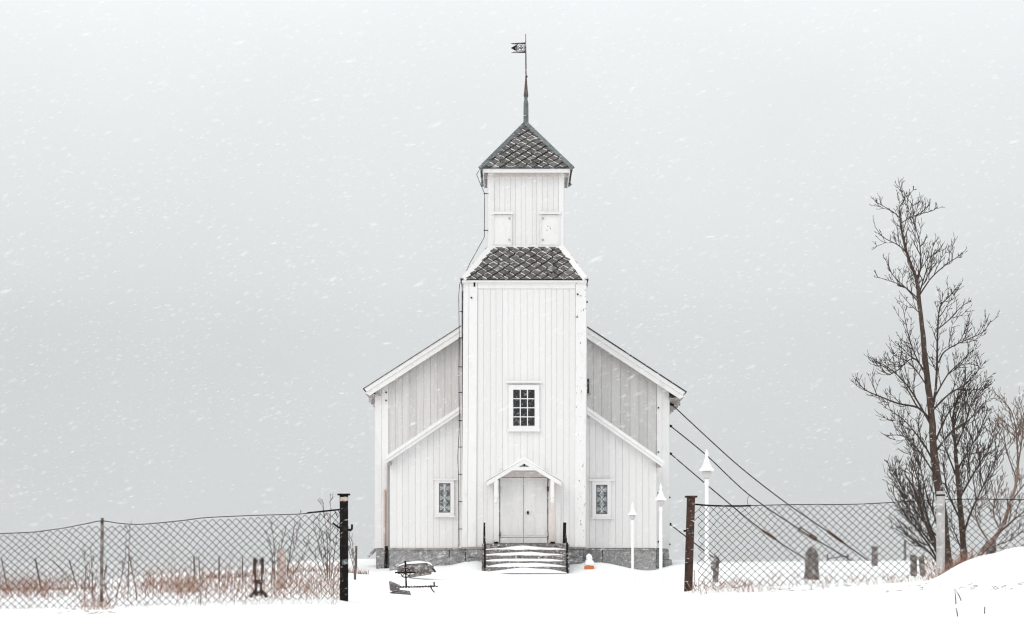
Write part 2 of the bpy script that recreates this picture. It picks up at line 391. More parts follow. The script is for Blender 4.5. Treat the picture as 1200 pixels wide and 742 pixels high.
# roof: slabs + dark covering + two-step rake boards
NR = part("nave_roof", M().prism([(eL.x + .1, eL.z - .1), (ri.x, ri.z - .22), (ri.x, ri.z - .06), (eL.x + .03, eL.z - .01)], NV - .33, 87.4)
          .prism([(eR.x - .1, eR.z - .1), (ri.x, ri.z - .22), (ri.x, ri.z - .06), (eR.x - .03, eR.z - .01)], NV - .33, 87.4), bare)
for e, sg in ((eL, -1), (eR, 1)):
    sl = (ri.z - e.z) / (ri.x - e.x)
    def strip(d0, d1, y0, y1, out):
        xa = e.x + sg * out
        return M().prism([(xa, e.z + sl * sg * out - d0), (ri.x, ri.z - d0), (ri.x, ri.z - d1), (xa - sg * d1 * .45, e.z + sl * sg * (out - d1 * .45) - d1)], y0, y1)
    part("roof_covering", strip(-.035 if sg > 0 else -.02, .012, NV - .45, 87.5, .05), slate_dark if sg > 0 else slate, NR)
    part("rake_board", strip(.016, .17, NV - .43, NV - .36, .0), trim, NR)
    part("rake_board", strip(.172, .36, NV - .40, NV - .33, -.02), trim, NR)
    m = M()                                            # boarded soffit along the side eave
    for i in range(3):
        x0 = e.x - sg * (.03 + i * .17); x1 = x0 - sg * .15
        m.prism([(x0, e.z - .16 - .02 * i), (x1, e.z - .17 - .02 * i), (x1, e.z - .20 - .02 * i), (x0, e.z - .19 - .02 * i)], NV - .32, 87.2)
    part("soffit", m, bare, NR, kind="stuff")
m = M(); yy = NV + 1
while yy < 86:
    for e, sg in ((eL, -1), (eR, 1)):
        m.box(min(e.x - sg * .05, e.x - sg * .38), max(e.x - sg * .05, e.x - sg * .38), yy, yy + .12, e.z - .36, e.z - .24)
    yy += 1.0
part("rafter_tail", m, bare, NR, kind="stuff")
part("vent_window", rect(685, 444, 690.5, 461, NV - .06, NV - .02), glass_d, NW)
part("vent_sill", rect(685, 461.5, 692.5, 464, NV - .10, NV - .02), bare, NW)

# --- vestibule
vL, vR = P(449.5, 536.5, V - .3), P(779.5, 541, V - .3)
vi = Vector(((vL.x + vR.x) / 2, 0, 0)); vi.z = vL.z + .675 * (vi.x - vL.x)
def vest_top(x):
    a = vL if x < vi.x else vR
    return a.z + (vi.z - a.z) * (x - a.x) / (vi.x - a.x)
vb = Z(642.5, V); xl2, xr2 = X(457.5, V), X(769, V)
VW = part("vestibule_wall", M().prism([(xl2, vb), (xr2, vb), (xr2, vest_top(xr2) - .22), (vi.x, vi.z - .22), (xl2, vest_top(xl2) - .22)], V, NV + .5), white)
boards(VW, 457.5, 545, vb, lambda x: vest_top(x) - .2, V, 12, white)
boards(VW, 683, 769, vb, lambda x: vest_top(x) - .2, V, 11, white, .012)
side_cladding(VW, xl2, -1, V, NV, vb, vest_top(xl2) - .35); side_cladding(VW, xr2, 1, V, NV, vb, vest_top(xr2) - .35)
VR_ = part("vestibule_roof", M().prism([(vL.x + .08, vL.z - .1), (vi.x, vi.z - .18), (vi.x, vi.z - .03), (vL.x + .03, vL.z - .02)], V - .23, NV)
           .prism([(vR.x - .08, vR.z - .1), (vi.x, vi.z - .18), (vi.x, vi.z - .03), (vR.x - .03, vR.z - .02)], V - .23, NV), snowm)
for e, sg in ((vL, -1), (vR, 1)):
    sl = (vi.z - e.z) / (vi.x - e.x)
    def strip2(d0, d1, y0, y1):
        return M().prism([(e.x, e.z - d0), (vi.x, vi.z - d0), (vi.x, vi.z - d1), (e.x - sg * d1 * .5, e.z - sl * sg * d1 * .5 - d1)], y0, y1)
    part("rake_board", strip2(0, .12, V - .34, V - .27), trim, VR_)
    part("rake_board", strip2(.122, .235, V - .30, V - .24), trim, VR_)
part("eave_bracket", rect(454.5, 541.5, 458.5, 545, V - .22, V - .02), bare, VR_)
part("eave_bracket", rect(769.5, 542.5, 774.5, 548, V - .22, V - .02), bare, VR_)

# --- tower
tb = Z(641, T); tt = Z(328, T); tl, tr = X(543, T), X(687, T); tback = T + 3.9
TW = part("tower_wall", M().prism([(X(541.5, T), tb), (X(686.5, T), tb), (tr, tt), (tl, tt)], T, tback), white)
boards(TW, 559.8, 674.3, tb, lambda x: Z(336, T), T, 16, white)
lean = lambda p, k: X(p - 2.0 * k, T)
for a, b, th, mt in ((543.2, 549.6, .05, trim), (549.9, 559.5, .062, trim), (674.6, 687, .055, peel)):
    k = 1 if a < 600 else .4
    part("corner_board", M().prism([(lean(a, k), tb), (lean(b, k), tb), (X(b, T), tt + .01), (X(a, T), tt + .01)], T - th, T - .001), mt, TW)
side_cladding(TW, X(541.5, T) - .0, -1, T, tback, tb, tt - .2); side_cladding(TW, tr, 1, T, tback, tb, tt - .2)
part("frieze_board", rect(559.8, 329.5, 674.3, 338, T - .05, T), trim, TW)
part("water_board", rect(541, 641.3, 567, 643.2, T - .09, T - .005), bare, TW)
part("water_board", rect(664, 641.3, 688, 643.2, T - .09, T - .005), bare, TW)
part("water_board", rect(455, 642.6, 541, 644.2, V - .07, V - .005), bare, VW)
part("water_board", rect(688.5, 643, 769, 644.6, V - .07, V - .005), bare, VW)
for px, py, Y in ((552.5, 349, T - .062), (677, 345, T - .056), (688, 354, T), (452.5, 460, NV - .06), (452.5, 469.5, NV - .06), (771.7, 478, NV - .06),
                  (771.5, 530, NV - .06), (785, 583, NV), (785, 638, NV), (771.5, 578, NV - .06), (771.5, 635, NV - .06)):
    p = P(px, py, Y); m = M().tube([p + Vector((0, -.035, 0)), p + Vector((0, .02, 0))], .028, 8)
    part("bolt", m, blackm)

# --- slated roofs
def clip(poly, q):
    """convex clip of poly by convex ccw polygon q"""
    out = poly
    for i in range(len(q)):
        a, b = q[i], q[(i + 1) % len(q)]; inp = out; out = []
        ins = lambda p: (b[0] - a[0]) * (p[1] - a[1]) - (b[1] - a[1]) * (p[0] - a[0])
        for j in range(len(inp)):
            p, r = inp[j], inp[(j + 1) % len(inp)]; dp, dr = ins(p), ins(r)
            if dp >= 0: out.append(p)
            if dp * dr < 0:
                t = dp / (dp - dr); out.append((p[0] + (r[0] - p[0]) * t, p[1] + (r[1] - p[1]) * t))
        if len(out) < 3: return []
    return out
HW, HH = .172, .166
def slates(par, O, u, v, q, single=True, du=0.0):
    """diamond slates over the ccw polygon q (in u,v metres from O)"""
    n = u.cross(v).normalized()
    us = [p[0] for p in q]; vs_ = [p[1] for p in q]
    joined = M(); snow = M(); row = 0; vc = min(vs_)
    while vc < max(vs_) + HH:
        uc = math.floor(min(us) / (2 * HW)) * 2 * HW + (HW if row % 2 else 0) + du
        while uc < max(us) + HW:
            ju, jv = random.uniform(-.008, .008), random.uniform(-.008, .008)
            d = [(uc + ju, vc - HH * .96 + jv), (uc + HW * .93 + ju, vc + jv), (uc + ju, vc + HH * .93 + jv), (uc - HW * .93 + ju, vc + jv)]
            pl = clip(d, q)
            area = abs(sum(pl[i][0] * pl[(i + 1) % len(pl)][1] - pl[(i + 1) % len(pl)][0] * pl[i][1] for i in range(len(pl)))) / 2 if pl else 0
            if area > .004:
                tilt = random.uniform(.045, .07); sk = random.uniform(-.03, .03)
                h = lambda p: .012 + tilt * (1 - (p[1] - (vc - HH)) / (2 * HH)) + sk * (p[0] - uc)
                top = [O + u * p[0] + v * p[1] + n * h(p) for p in pl]; bot = [t - n * .016 for t in top]
                k = len(pl); m = joined if not single else M()
                m.add(top + bot, [tuple(range(k)), tuple(range(2 * k - 1, k - 1, -1))] + [(i, i + k, (i + 1) % k + k, (i + 1) % k) for i in range(k)])
                if single: part("slate", m, slate, par)
                # wind-packed snow along the upper edges of the diamond
                for sgn, pr in ((1, .92), (-1, .2)):
                    if random.random() > pr: continue
                    a, b = random.uniform(.0, .10), random.uniform(.78, 1.0)
                    wdt = random.uniform(.022, .045) if sgn > 0 else random.uniform(.012, .024)
                    A = (uc + sgn * HW * .93 * a, vc + HH * .93 * (1 - a)); B = (uc + sgn * HW * .93 * b, vc + HH * .93 * (1 - b))
                    C = (B[0] - sgn * wdt * .4, B[1] - wdt * .5); D = (A[0] - sgn * wdt * .3, A[1] - wdt)
                    s4 = clip([A, B, C, D] if sgn < 0 else [D, C, B, A], q)
                    if len(s4) >= 3:
                        t4 = [O + u * p[0] + v * p[1] + n * (h(p) + .014) for p in s4]; b4 = [t - n * .02 for t in t4]; k = len(s4)
                        snow.add(t4 + b4, [tuple(range(k)), tuple(range(2 * k - 1, k - 1, -1))] + [(i, i + k, (i + 1) % k + k, (i + 1) % k) for i in range(k)])
            uc += 2 * HW
        vc += HH; row += 1
    if not single: part("slate", joined, slate, par, kind="stuff")
    if snow.v: part("roof_snow", snow, dustm, par, kind="stuff")
def hipped(name, b, t, m_=None):
    """b, t = (x0,x1,y0,y1,z) of eave and top; returns the roof part and its faces"""
    v = [(b[0], b[2], b[4]), (b[1], b[2], b[4]), (b[1], b[3], b[4]), (b[0], b[3], b[4]), (t[0], t[2], t[4]), (t[1], t[2], t[4]), (t[1], t[3], t[4]), (t[0], t[3], t[4])]
    m = M().hexa(v); return part(name, m, slate_dark), [Vector(p) for p in v]
def face_slates(par, v, i, j, k, l, single, du=0.0):
    """face with eave i->j and top l->k"""
    O = (v[i] + v[j]) / 2; u = (v[j] - v[i]).normalized(); mid = (v[k] + v[l]) / 2
    vv = mid - O; vv = (vv - u * vv.dot(u)); hgt = vv.length; vv.normalize()
    f = lambda p: ((p - O).dot(u), (p - O).dot(vv))
    q = [f(v[i]), f(v[j]), f(v[k]), f(v[l])]
    if (v[k] - v[l]).length < .05: q = q[:3]
    slates(par, O, u, vv, q, single, du)

Yb, Yt = T - .15, T + .78
SK, sv = hipped("skirt_roof", (X(540.5, Yb), X(688.5, Yb), Yb, tback + .15, Z(328, Yb)), (X(573.5, Yt), X(660, Yt), Yt, tback - .78, Z(290, Yt)))
face_slates(SK, sv, 0, 1, 5, 4, True, .05); face_slates(SK, sv, 1, 2, 6, 5, False); face_slates(SK, sv, 3, 0, 4, 7, False); face_slates(SK, sv, 2, 3, 7, 6, False)
for i, k in ((0, 4), (1, 5), (2, 6), (3, 7)):
    a, b = sv[i], sv[k]; ins = Vector((.07 if i in (0, 3) else -.07, .02 if i < 2 else -.02, 0)); lift = Vector((0, -.03 if i < 2 else .03, .02))
    part("hip_board", M().beam(a + ins + lift, b + ins + lift, .17, .11), trim, SK)
zz = Z(329, Yb)
part("eave_board", M().box(sv[0].x + .02, sv[1].x - .02, Yb + .02, tback + .13, zz - .045, zz + .015), trim, SK)
part("eave_bracket", M().prism([(X(539.8, Yb), zz - .05), (X(544.5, Yb), zz - .05), (X(544, Yb), zz - .42)], T + .3, tback), bare, SK)
part("eave_bracket", M().prism([(X(686.5, Yb), zz - .05), (X(690, Yb), zz - .05), (X(687, Yb), zz - .25)], T + .3, tback), bare, SK)
part("iron_strap", rect(555, 330, 557, 336, T - .075, T - .05), blackm, TW)

# belfry
B = T + .80; bb = Z(291, B); bt = Z(200, B)
bl, br = X(572, B), X(660.5, B); bback = tback - .80
BW = part("belfry_wall", M().box(bl, br, B, bback, bb - .1, bt), white)
boards(BW, 579, 654.5, bb, lambda x: Z(207, B), B, 12, white)
for a, b, th in ((572, 578.8, .05), (654.7, 660.5, .05)):
    part("corner_board", rect(a, 203, b, 291, B - th, B - .001), trim, BW)
part("frieze_board", rect(572, 201, 660.5, 207, B - .058, B - .002), pinkish, BW)
part("base_board", rect(571.5, 287.5, 661, 291.5, B - .075, B - .051), trim, BW)
side_cladding(BW, bl, -1, B, bback, bb, bt - .1); side_cladding(BW, br, 1, B, bback, bb, bt - .1)
for a, b in ((577.5, 600), (633, 656)):
    part("louvre_hatch", rect(a + .8, 252, b - .8, 287, B - .062, B - .02), trim, BW)
    fr = M(); rect(a, 251, a + 1.6, 287.2, B - .085, B - .03, fr); rect(b - 1.6, 251, b, 287.2, B - .085, B - .03, fr)
    part("hatch_frame", fr, white, BW)
    part("hatch_cornice", rect(a - 1.2, 248, b + 1.2, 251, B - .13, B - .03), trim, BW)
    for py in (256, 281):
        q = P(b - 3.2 if a < 600 else a + 3.2, py, B - .066)
        part("hinge", M().tube([q + Vector((0, -.03, 0)), q + Vector((0, .03, 0))], .03, 8), grey_pipe, BW)
for px, py in ((642, 265), (645, 268), (641, 270), (644.5, 266)):
    q = P(px, py, B - .064); part("bird_hole", M().tube([q, q + Vector((0, .03, 0))], .014, 8), blackm, BW)

# belfry roof
Ye = B - .3; ex0, ex1 = X(563.8, Ye), X(670, Ye); ez = Z(197.5, Ye); eb = bback + .3
ap = Vector((X(616, (Ye + eb) / 2), (Ye + eb) / 2, Z(146, (Ye + eb) / 2)))
BR, rv = hipped("belfry_roof", (ex0, ex1, Ye, eb, ez), (ap.x - .01, ap.x + .01, ap.y - .01, ap.y + .01, ap.z))
face_slates(BR, rv, 0, 1, 5, 4, True, .02); face_slates(BR, rv, 1, 2, 6, 5, False); face_slates(BR, rv, 3, 0, 4, 7, False); face_slates(BR, rv, 2, 3, 7, 6, False)
for i in range(4):
    a = rv[i]; b = rv[4 + i]; off = Vector((0, -.03 if i < 2 else .03, .03)); d = (a - b).normalized() * .06
    part("hip_cap", M().beam(a + off + d, b + off, .13, .07), lead, BR)
part("eave_board", M().box(ex0 + .05, ex1 - .05, Ye + .02, Ye + .06, ez - .125, ez - .003), trim, BR)
for x0, x1 in ((ex0 + .05, ex0 + .085), (ex1 - .085, ex1 - .05)):
    part("eave_board", M().box(x0, x1, Ye + .062, eb - .02, ez - .12, ez - .005), trim, BR)
part("soffit", M().box(ex0 + .09, ex1 - .09, Ye + .065, eb - .03, ez - .07, ez - .035), bare, BR)
m = M()
for yy in [Ye + .25 + .32 * i for i in range(8)]:
    for x0, x1 in ((ex0 + .09, bl - .03), (br + .03, ex1 - .09)): m.box(x0, x1, yy, yy + .07, ez - .16, ez - .072)
part("rafter_tail", m, bare, BR, kind="stuff")

# spire, vane
Ys = ap.y; pz = lambda py: Z(py, Ys); k_ = Ys / F
c0 = Vector((X(616.4, Ys), Ys, 0))
SP = part("spire", M().lathe([(3.6 * k_, pz(148)), (3.0 * k_, pz(143)), (2.9 * k_, pz(121)), (2.0 * k_, pz(117)), (2.1 * k_, pz(113.5))], c0, 12), lead)
part("spire_cone", M().lathe([(2.6 * k_, pz(113.4)), (2.8 * k_, pz(112)), (2.0 * k_, pz(105)), (1.3 * k_, pz(96)), (.9 * k_, pz(90))], c0, 10), spire_m, SP)
part("spire_rod", M().tube([c0 + Vector((0, 0, pz(91))), c0 + Vector((-.005, 0, pz(60))), c0 + Vector((-.012, 0, pz(40)))], [.026, .02, .012], 8), spire_m, SP)
part("rod_clamp", M().box(c0.x - .02, c0.x + .05, Ys - .02, Ys + .02, pz(90.8), pz(88.6)), blackm, SP)
q = lambda a, b: (X(a, Ys), pz(b))
vane = M()
for poly in ([(616, 49.8), (616, 51.6), (602, 52.2), (598.3, 51)], [(616, 60.2), (616, 62), (598.6, 62.2), (602.5, 60.6)],
             [(605.5, 52.3), (607, 52.2), (604, 56.5), (598.6, 56.4)], [(598.6, 56.4), (604, 56.4), (607, 60.3), (605.5, 60.4)],
             [(614.5, 51.7), (616, 51.6), (616, 60.2), (614.5, 60.2)], [(605, 52.2), (606.6, 52.1), (606.6, 60.4), (605, 60.4)]):
    vane.prism([q(*p) for p in poly], Ys - .008, Ys + .008)
for cx_, cy_, r_ in ((609, 54.4, 1.6), (612.3, 54.2, 1.5), (609, 58, 1.6), (612.3, 58, 1.6), (610.6, 56.2, 1.2)):
    pts = [Vector((X(cx_ + r_ * math.cos(a), Ys), Ys, pz(cy_ + r_ * math.sin(a)))) for a in [i * math.pi / 5 for i in range(10)]]
    vane.tube(pts, .013, 4)
part("weather_vane", vane, blackm, SP)

# --- windows
def window(p, Y, par, cols, rows, gm, cornice, sill, fw=3.2):
    x0, y0, x1, y1 = p
    Wn = part("window", rect(x0 - .6, y0 - .6, x1 + .6, y1 + .6, Y - .05, Y - .02), lead_d, par) if False else None
    fr = M()
    rect(x0 - fw, y0 - fw, x0, y1 + fw, Y - .075, Y - .02, fr); rect(x1, y0 - fw, x1 + fw, y1 + fw, Y - .075, Y - .02, fr)
    rect(x0, y0 - fw, x1, y0, Y - .074, Y - .02, fr); rect(x0, y1, x1, y1 + fw, Y - .074, Y - .02, fr)
    Wn = obj("window", fr, trim, CH)
    cw = (x1 - x0) / cols; rh = (y1 - y0) / rows
    for i in range(cols):
        for j in range(rows):
            obj("pane", rect(x0 + cw * i + .55, y0 + rh * j + .55, x0 + cw * (i + 1) - .55, y0 + rh * (j + 1) - .55, Y - .052, Y - .045) if cols > 1
                else rect(x0, y0, x1, y1, Y - .052, Y - .045), gm, Wn)
    if cols > 1:
        mu = M()
        for i in range(1, cols): rect(x0 + cw * i - .55, y0, x0 + cw * i + .55, y1, Y - .070, Y - .03, mu)
        for j in range(1, rows): rect(x0, y0 + rh * j - .55, x1, y0 + rh * j + .55, Y - .068, Y - .03, mu)
        obj("glazing_bar", mu, trim, Wn)
    obj("cornice", rect(*cornice, Y - .12, Y - .02), trim, Wn)
    obj("sill", rect(*sill, Y - .11, Y - .02), trim, Wn)
    return Wn
window((601.3, 456.7, 626.6, 499.2), T - .02, CH, 3, 4, glass_d, (593, 446.2, 635, 448.6), (594.5, 503, 633, 505.6), 5.5)
def leaded(p, Y, cornice, sill):
    Wn = window(p, Y, CH, 1, 1, glass_l, cornice, sill, 4.5)
    x0, y0, x1, y1 = p; cxm = (x0 + x1) / 2; h = (y1 - y0) / 3
    bars = M(); fl = M()
    for s in (0, 1): bars.tube([P(x0 + .4 if s else x1 - .4, y0, Y - .056), P(x0 + .4 if s else x1 - .4, y1, Y - .056)], .014, 4)
    for s in (y0 + .4, y1 - .4): bars.tube([P(x0, s, Y - .056), P(x1, s, Y - .056)], .014, 4)
    for sg in (-1, 1):
        pts = []
        for i in range(37):
            t = i / 36; pts.append(P(cxm + sg * (x1 - x0) * .30 * math.cos(t * 3 * math.pi) ** 2 * (1 if True else 1) + sg * .6, y0 + .5 + t * (y1 - y0 - 1), Y - .058))
        bars.tube(pts, .012, 4)
        for r in range(3):
            cy = y0 + h * (r + .5)
            for dy in (-1, 1):
                a0 = [P(cxm + sg * (x1 - x0) * (.30 + .12 * math.cos(a)), cy + dy * h * .35 + h * .1 * math.sin(a), Y - .058) for a in [i * math.pi / 4 for i in range(9)]]
                bars.tube(a0, .009, 4)
    obj("lead_came", bars, lead_d, Wn, kind="stuff")
    for r in range(3):
        cy = y0 + h * (r + .5); n = 12
        pl = [(X(cxm + (2.2 if i % 3 else 3.1) * .8 * math.cos(2 * math.pi * i / n), Y), Z(cy + h * (.36 if i % 3 == 0 else .26) * math.sin(2 * math.pi * i / n), Y)) for i in range(n)]
        obj("pale_pane", M().prism(pl, Y - .062, Y - .053), glass_p, Wn)
leaded((514.4, 566.3, 527.8, 600.8), V - .02, (507, 561, 536, 562.6), (508.5, 604.6, 534, 606.2))
leaded((698.6, 568.2, 711.8, 602.5), V - .02, (690, 561.5, 720, 563.6), (692, 606.5, 719, 608.3))

# --- doorway
D = T - .035
DS = obj("doorway", rect(571.5, 564, 657, 637.5, D - .03, D), white, CH)
boards(DS, 571.5, 585, Z(637, D - .03), lambda x: Z(566, D), D - .03, 2, white)
boards(DS, 642.5, 657, Z(637, D - .03), lambda x: Z(566, D), D - .03, 2, white)
Df = D - .07
part("pilaster", rect(579, 563, 584.8, 636.5, Df - .03, D - .03), trim, DS); part("pilaster", rect(643.4, 563, 650.2, 636.5, Df - .03, D - .03), pinkish, DS)
part("lintel", rect(585, 553, 643, 559.2, Df, D - .03), pinkish, DS); part("lintel", rect(588, 550, 640, 553.2, Df - .02, D - .03), muted, DS)
part("door_leaf", rect(586.3, 560, 613.3, 629.6, Df, D - .03), doorp, DS); part("door_leaf", rect(613.9, 560, 641, 629.6, Df, D - .03), doorp, DS)
part("kick_board", rect(586.3, 630.2, 613.3, 636.5, Df - .015, D - .03), doorp, DS); part("kick_board", rect(613.9, 630.2, 641, 636.5, Df - .015, D - .03), doorp, DS)
part("door_gap", rect(584.9, 559.3, 643, 636.8, D - .036, D - .031), bare, DS)
for px in (588, 600, 615.5, 627.5):
    part("door_panel", rect(px + .6, 563, px + 10.8, 600, Df - .010, Df + .002), doorp, DS); part("door_panel", rect(px + .6, 603, px + 10.8, 627.5, Df - .010, Df + .002), doorp, DS)
q = P(618.6, 601, Df); part("door_handle", M().tube([q + Vector((0, -.06, .0)), q + Vector((0, .0, 0))], .034, 8).beam(q + Vector((0, -.02, -.05)), q + Vector((0, -.02, .05)), .05, .02), blackm, DS)
for px, py, c in ((585.6, 573, grey_pipe), (642, 573, rusty_c), (585.6, 626, rusty_c), (642, 626, grey_pipe)):
    part("hinge", rect(px - 1.1, py - 2.6, px + 1.1, py + 2.6, Df - .03, Df + .02), c, DS)
for a in (578.5, 645): part("foot_block", rect(a, 634.8, a + 5.5, 636.9, Df - .09, Df - .032), blackm, DS)
# canopy
C = T - .65
cl_, cr_, ca = P(570.5, 563.5, C), P(657.5, 563.5, C), P(614.3, 537, C)
CN = part("door_canopy", M().prism([(cl_.x, cl_.z - .02), (ca.x, ca.z - .03), (ca.x, ca.z - .07), (cl_.x, cl_.z - .06)], C + .05, T - .03)
          .prism([(cr_.x, cr_.z - .02), (ca.x, ca.z - .03), (ca.x, ca.z - .07), (cr_.x, cr_.z - .06)], C + .05, T - .03), muted)
part("canopy_snow", M().prism([(cl_.x - .03, cl_.z - .018), (ca.x, ca.z + .035), (ca.x, ca.z - .028)], C - .02, T - .03).prism([(cr_.x + .03, cr_.z - .018), (ca.x, ca.z + .035), (ca.x, ca.z - .028)], C - .02, T - .03), snowm, CN)
for e in (cl_, cr_):
    sg = 1 if e.x < ca.x else -1
    part("rake_board", M().prism([(e.x, e.z - .02), (ca.x, ca.z - .03), (ca.x, ca.z - .17), (e.x, e.z - .16)], C - .01, C + .05), trim, CN)
part("collar_beam", rect(598, 547.3, 631, 551.3, C - .02, C + .04), trim, CN)
part("gable_infill", M().prism([(X(604, C + .1), Z(549, C + .1)), (X(625, C + .1), Z(549, C + .1)), (X(614.4, C + .1), Z(541, C + .1))], C + .1, C + .12), muted, CN)
q = P(614.4, 545.2, C + .09); part("vent_hole", M().tube([q, q + Vector((0, .02, 0))], .032, 8), blackm, CN)
for a in (579, 645):
    m = rect(a, 562, a + 4.4, 583, C, C + .1); cc = Vector((X(a + 2.2, C + .05), C + .05, 0))
    m.lathe([(.02, Z(591, C)), (.055, Z(589, C)), (.06, Z(586.5, C)), (.04, Z(584, C)), (.045, Z(583, C))], cc, 10)
    m.beam(P(a + 2.2, 582, C + .1), P(a + 2.2, 570, T - .1), .07, .07, (1, 0, 0))
    part("hanging_bracket", m, trim, CN)
part("eave_return", rect(569.5, 563, 580, 567, C + .055, C + .09), trim, CN); part("eave_return", rect(649, 563, 658.5, 567, C + .055, C + .09), trim, CN)

# --- pipes and conductor
part("rust_pipe", M().tube([P(451, 574, NV - .13), P(450.6, 645, NV - .13)], .035, 8), tan_pipe)
part("downpipe", M().tube([P(455.2, 543, NV - .16), P(454.6, 642, NV - .16)], .05, 8).tube([P(455.4, 543, NV - .16), P(456.5, 540, V)], .05, 8), grey_pipe)
part("drain_pipe", M().tube([P(452.8, 640, NV - .2), P(452, 673, NV - .2)], .055, 8), blackm)
part("cellar_hatch", M().beam(P(432, 652.5, 70.5), P(440.6, 643.2, 70.5), .06, .8), bare)
cc = []
for px, py, Y in ((614, 146, Ys), (590, 170, 66.4), (563.5, 196, Ye - .05), (558.6, 204.5, Ye), (563.5, 217, Ye + .15), (568, 227, B - .12), (567.6, 278, B - .12), (560, 292, B - .1), (550.5, 309, Yb + .25),
                  (545, 322, Yb + .05), (538.6, 333, Yb), (537.6, 348, T - .1), (538.3, 400, T - .1), (537.8, 440, T - .1), (538.6, 500, T - .1), (536.4, 535, T - .1), (537.2, 555, T - .1), (537.6, 600, T - .1), (537, 642, T - .1)):
    cc.append(P(px, py, Y))
part("lightning_conductor", M().tube(cc, .011, 5), cable_m)
part("conductor_cable", M().tube([P(541.2, 335, T - .03), P(540, 480, T - .04), P(538.6, 640, T - .04)], .012, 5), grey_pipe)
for py in (365, 396, 430, 460, 493, 524, 556, 588, 620): part("cable_clip", M().beam(P(537, py, T - .09), P(541.6, py, T - .04), .022, .03, (0, 1, 0)), blackm)
for py in (227, 270): part("cable_clip", M().beam(P(567, py, B - .12), P(572, py, B - .05), .022, .03), blackm)

# --- steps
ST = thing("stone_steps", "snow covered rough stone steps with dark iron rails, in front of the double door", "steps", (X(616, 64), 64, ground(X(616, 64), 62.6)))
NS = 5; zt = []; YS = []
for i in range(NS + 1):
    Y = 64.15 - .3 * i; YS.append(Y); zt.append(Z(637.4 + 6.75 * i, Y))
for i in range(NS):
    Y = YS[i]; z0 = zt[i + 1] if i < NS - 1 else zt[i] - .3
    m = grid_box(X(565 - i * .12, Y), X(667 + i * .12, Y), Y, T - .045 if i == 0 else T + .05, z0, zt[i] - .003, (26, 2, 3)) if i else grid_box(X(565, Y), X(667, Y), Y, T - .1, z0, zt[i] - .003, (26, 2, 3))
    st = obj("step", rough(m, .022, 4.0, i * 5.1), step_stone, ST)
    # snow lying on the tread below this riser
    if i < NS:
        yb = YS[i + 1] if i + 1 <= NS - 1 else YS[i] - .32
        zb = zt[i + 1]; sm = M(); nx, ny = 30, 5
        for b in range(ny + 1):
            for a in range(nx + 1):
                u = a / nx; x = X(568, Y) + (X(664, Y) - X(568, Y)) * u
                prof = (1 - abs(2 * u - 1.0) ** 2.6) * (.105 if i < 3 else .13) + .02 + noise.noise(Vector((x * 1.5, i * 3.3, 0))) * .045
                back = 1.0 if b > 0 else 0.0
                sm.v.append((x, yb + .03 + (Y - .005 - yb - .03) * b / ny, zb - .02 + max(.012, prof) * back * (.72 + .28 * b / ny)))
        for b in range(ny):
            for a in range(nx): sm.f.append((b * (nx + 1) + a, b * (nx + 1) + a + 1, (b + 1) * (nx + 1) + a + 1, (b + 1) * (nx + 1) + a))
        obj("snow_cover", sm, snowm, st, smooth=True)
for pxa, pxb, pxt, th in ((567.3, 568.3, 567.8, .055), (664.2, 664.6, 661.6, .10)):
    Yp = 62.95
    m = M().beam(P(pxb, 636, Yp), P(pxb, 676, Yp), .055, .055)
    m.beam(P(pxt, 613.5, T - .25), P(pxt + .4, 637, Yp), th, .05, (1, 0, 0)) if False else None
    m.prism([(X(pxt, 64.2) - th / 2, Z(612.5, 64.2)), (X(pxt, 64.2) + th / 2, Z(612.5, 64.2)), (X(pxt, 64.2) + th / 2 - .01, Z(637, 64.2)), (X(pxt, 64.2) - th / 2 - .01, Z(637, 64.2))], 64.0, 64.06)
    m.beam(P(pxt + .3, 615, 64.03), P(pxb, 640, Yp), .035, .035, (1, 0, 0))
    obj("iron_rail", rough(m, .01, 9, pxa), blackm, ST)

# ------------------------------------------------------------------ traffic cone by the steps
Y = 63.9; c = P(690.4, 665.5, Y)
CO = thing("traffic_cone", "orange traffic cone plastered with snow, beside the stone steps", "traffic cone", c)
obj("base", M().box(c.x - .15, c.x + .15, Y - .15, Y + .15, c.z - .12, c.z + .055), orange, CO)
obj("cone", M().lathe([(.13, .055), (.09, .15), (.045, .38), (.03, .40)], c, 14), orange, CO, smooth=True)
obj("snow_cap", rough(M().lathe([(.17, .075), (.175, .12), (.12, .22), (.085, .26), (.10, .30), (.08, .38), (.03, .43), (.004, .44)], c, 14), .03, 7), snowm, CO, smooth=True)

# ------------------------------------------------------------------ lamp posts
def lamp(px, tip, Y, label):
    k = .01435                                        # metres per photo pixel of the nearest lamp (tip to brim 24)
    z0 = ground(X(px, Y), Y); top = Z(tip, Y); c = Vector((X(px, Y), Y, 0))
    L = thing("lamp_post", label, "lamp post", (c.x, Y, z0), "white lamp posts along the churchyard")
    g = lambda d: top - d * k
    obj("post", M().lathe([(.075, z0 - .1), (.075, z0 + .22), (.055, z0 + .27), (.036, z0 + .34), (.034, g(70)), (.030, g(42)), (.045, g(40)), (.030, g(38)), (.035, g(35.2))], c, 14), lampw, L)
    obj("lantern", M().lathe([(.045, g(35)), (.07, g(32)), (.082, g(29)), (.078, g(26.3))], c, 14), lampg, L, smooth=True)
    obj("hood", M().lathe([(.07, g(26.2)), (.129, g(25.5)), (.129, g(24.3)), (.085, g(21)), (.055, g(16)), (.04, g(12)), (.028, g(10.5)), (.022, g(9)), (.034, g(6)), (.02, g(3)), (.004, g(0))], c, 14), lampw, L)
lamp(741.3, 588, 57.0, "smallest white lamp post, in front of the grey stone foundation right of the steps")
lamp(774.4, 566.5, 44.5, "white lamp post standing in front of the right corner of the church")
